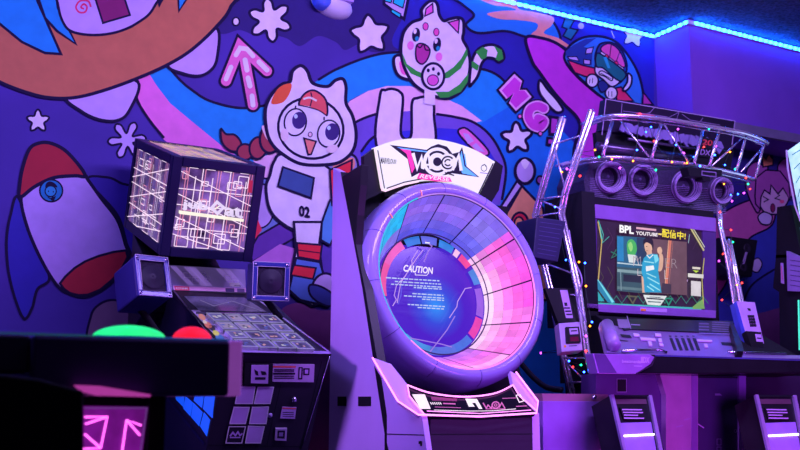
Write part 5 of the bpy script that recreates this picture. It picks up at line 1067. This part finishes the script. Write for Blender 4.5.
mb = MB(); mb.fill(FR, [(84, 406), (148, 407), (140, 470), (84, 470)], mat('magenta_backlit_glass', (.1, .01, .15), .1, em=.5, emc=(.30, .012, .42), noise=.5, scale=12), 0, .02); mb.stroke(FR, [(84, 408), (147, 408), (139, 462)], 1.2, mat('violet_glass_edge', (.4, .2, .6), .2, em=.2, emc=(.5, .2, .9)), .002)
gp = lab(mb.build('neon_glass', FG), 'magenta glass panel with neon triangles')
C1 = lambda pts: [(p[0]/3, 300+p[1]/3) for p in pts]; nn = gl(255, 90, 225, 3.4)
for q in ([(254, 351), (322, 350), (302, 444), (248, 447)], [(322, 350), (256, 372)], [(254, 402), (302, 444)], [(424, 376), (380, 360), (364, 470)], [(380, 360), (420, 406)]):
    mb = MB(); mb.tube([FR.at(p[0], p[1], .006) for p in C1(q)], .0013, nn, 6); mb.build('neon_tube', gp)
mb = MB(); mb.box(FR.at(150, 400).x, FR.at(166, 400).x, 1.66, 1.95, 0, bz_, BLKM); mb.box(xm, FR.at(84, 400).x, 1.72, 1.95, 0, bz_-.0005, BLKM); mb.box(FR.at(84, 400).x, FR.at(150, 400).x, 1.7, 1.95, 0, bz_-.0005, BLKM); mb.build('pedestal', FG)
# ================================================================ lights of the room, plus unseen ones added to brighten single areas
def area(name, loc, rot_to, col, en, sx, sy):
    l = bpy.data.lights.new(name, 'AREA'); l.color = col; l.energy = en; l.shape = 'RECTANGLE'; l.size = sx; l.size_y = sy
    o = bpy.data.objects.new(name, l); COL.objects.link(o); o.location = loc; o.rotation_euler = (V(rot_to)-V(loc)).to_track_quat('-Z', 'Y').to_euler(); return o
area('violet_ceiling_light', (1.9, 1.6, 3.2), (2.2, 4.7, 1.6), (.47, .31, 1), 104, 1.6, .5)
area('violet_ceiling_light', (3.2, 1.7, 3.2), (3.3, 4.7, 1.5), (.46, .29, 1), 98, 1.4, .5)
area('magenta_fill', (3.0, 1.3, .8), (3.3, 3.4, .7), (.5, .08, 1), 34, .9, .5)  # unseen light added to tint the lower cabinets magenta
l = bpy.data.lights.new('violet_side_fill', 'SPOT'); l.color = (.52, .22, 1); l.energy = 230; l.spot_size = .62; l.spot_blend = .7; l.shadow_soft_size = .2  # unseen spot added to brighten the ring game's side panel
o = bpy.data.objects.new('violet_side_fill', l); COL.objects.link(o); o.location = (-.8, 3.1, 2.0); o.rotation_euler = (V((1.83, 3.55, 1.15))-V((-.8, 3.1, 2.0))).to_track_quat('-Z', 'Y').to_euler()
area('blue_fill', (-.6, 2.6, 3.1), (.8, 4.6, 1.3), (.30, .2, 1), 44, .8, .4)  # unseen light added to brighten the left of the mural
area('pink_floor_light', (3.5, 2.6, .15), (3.5, 3.4, .5), (1, .12, .7), 5, .4, .3)
w = bpy.data.worlds.new('world'); SC.world = w; w.use_nodes = True; w.node_tree.nodes['Background'].inputs[0].default_value = (.12, .07, .35, 1); w.node_tree.nodes['Background'].inputs[1].default_value = .1
vs = SC.view_settings; vs.view_transform = 'Standard'; vs.look = 'None'; vs.gamma = 1; vs.use_curve_mapping = False; vs.exposure = 0
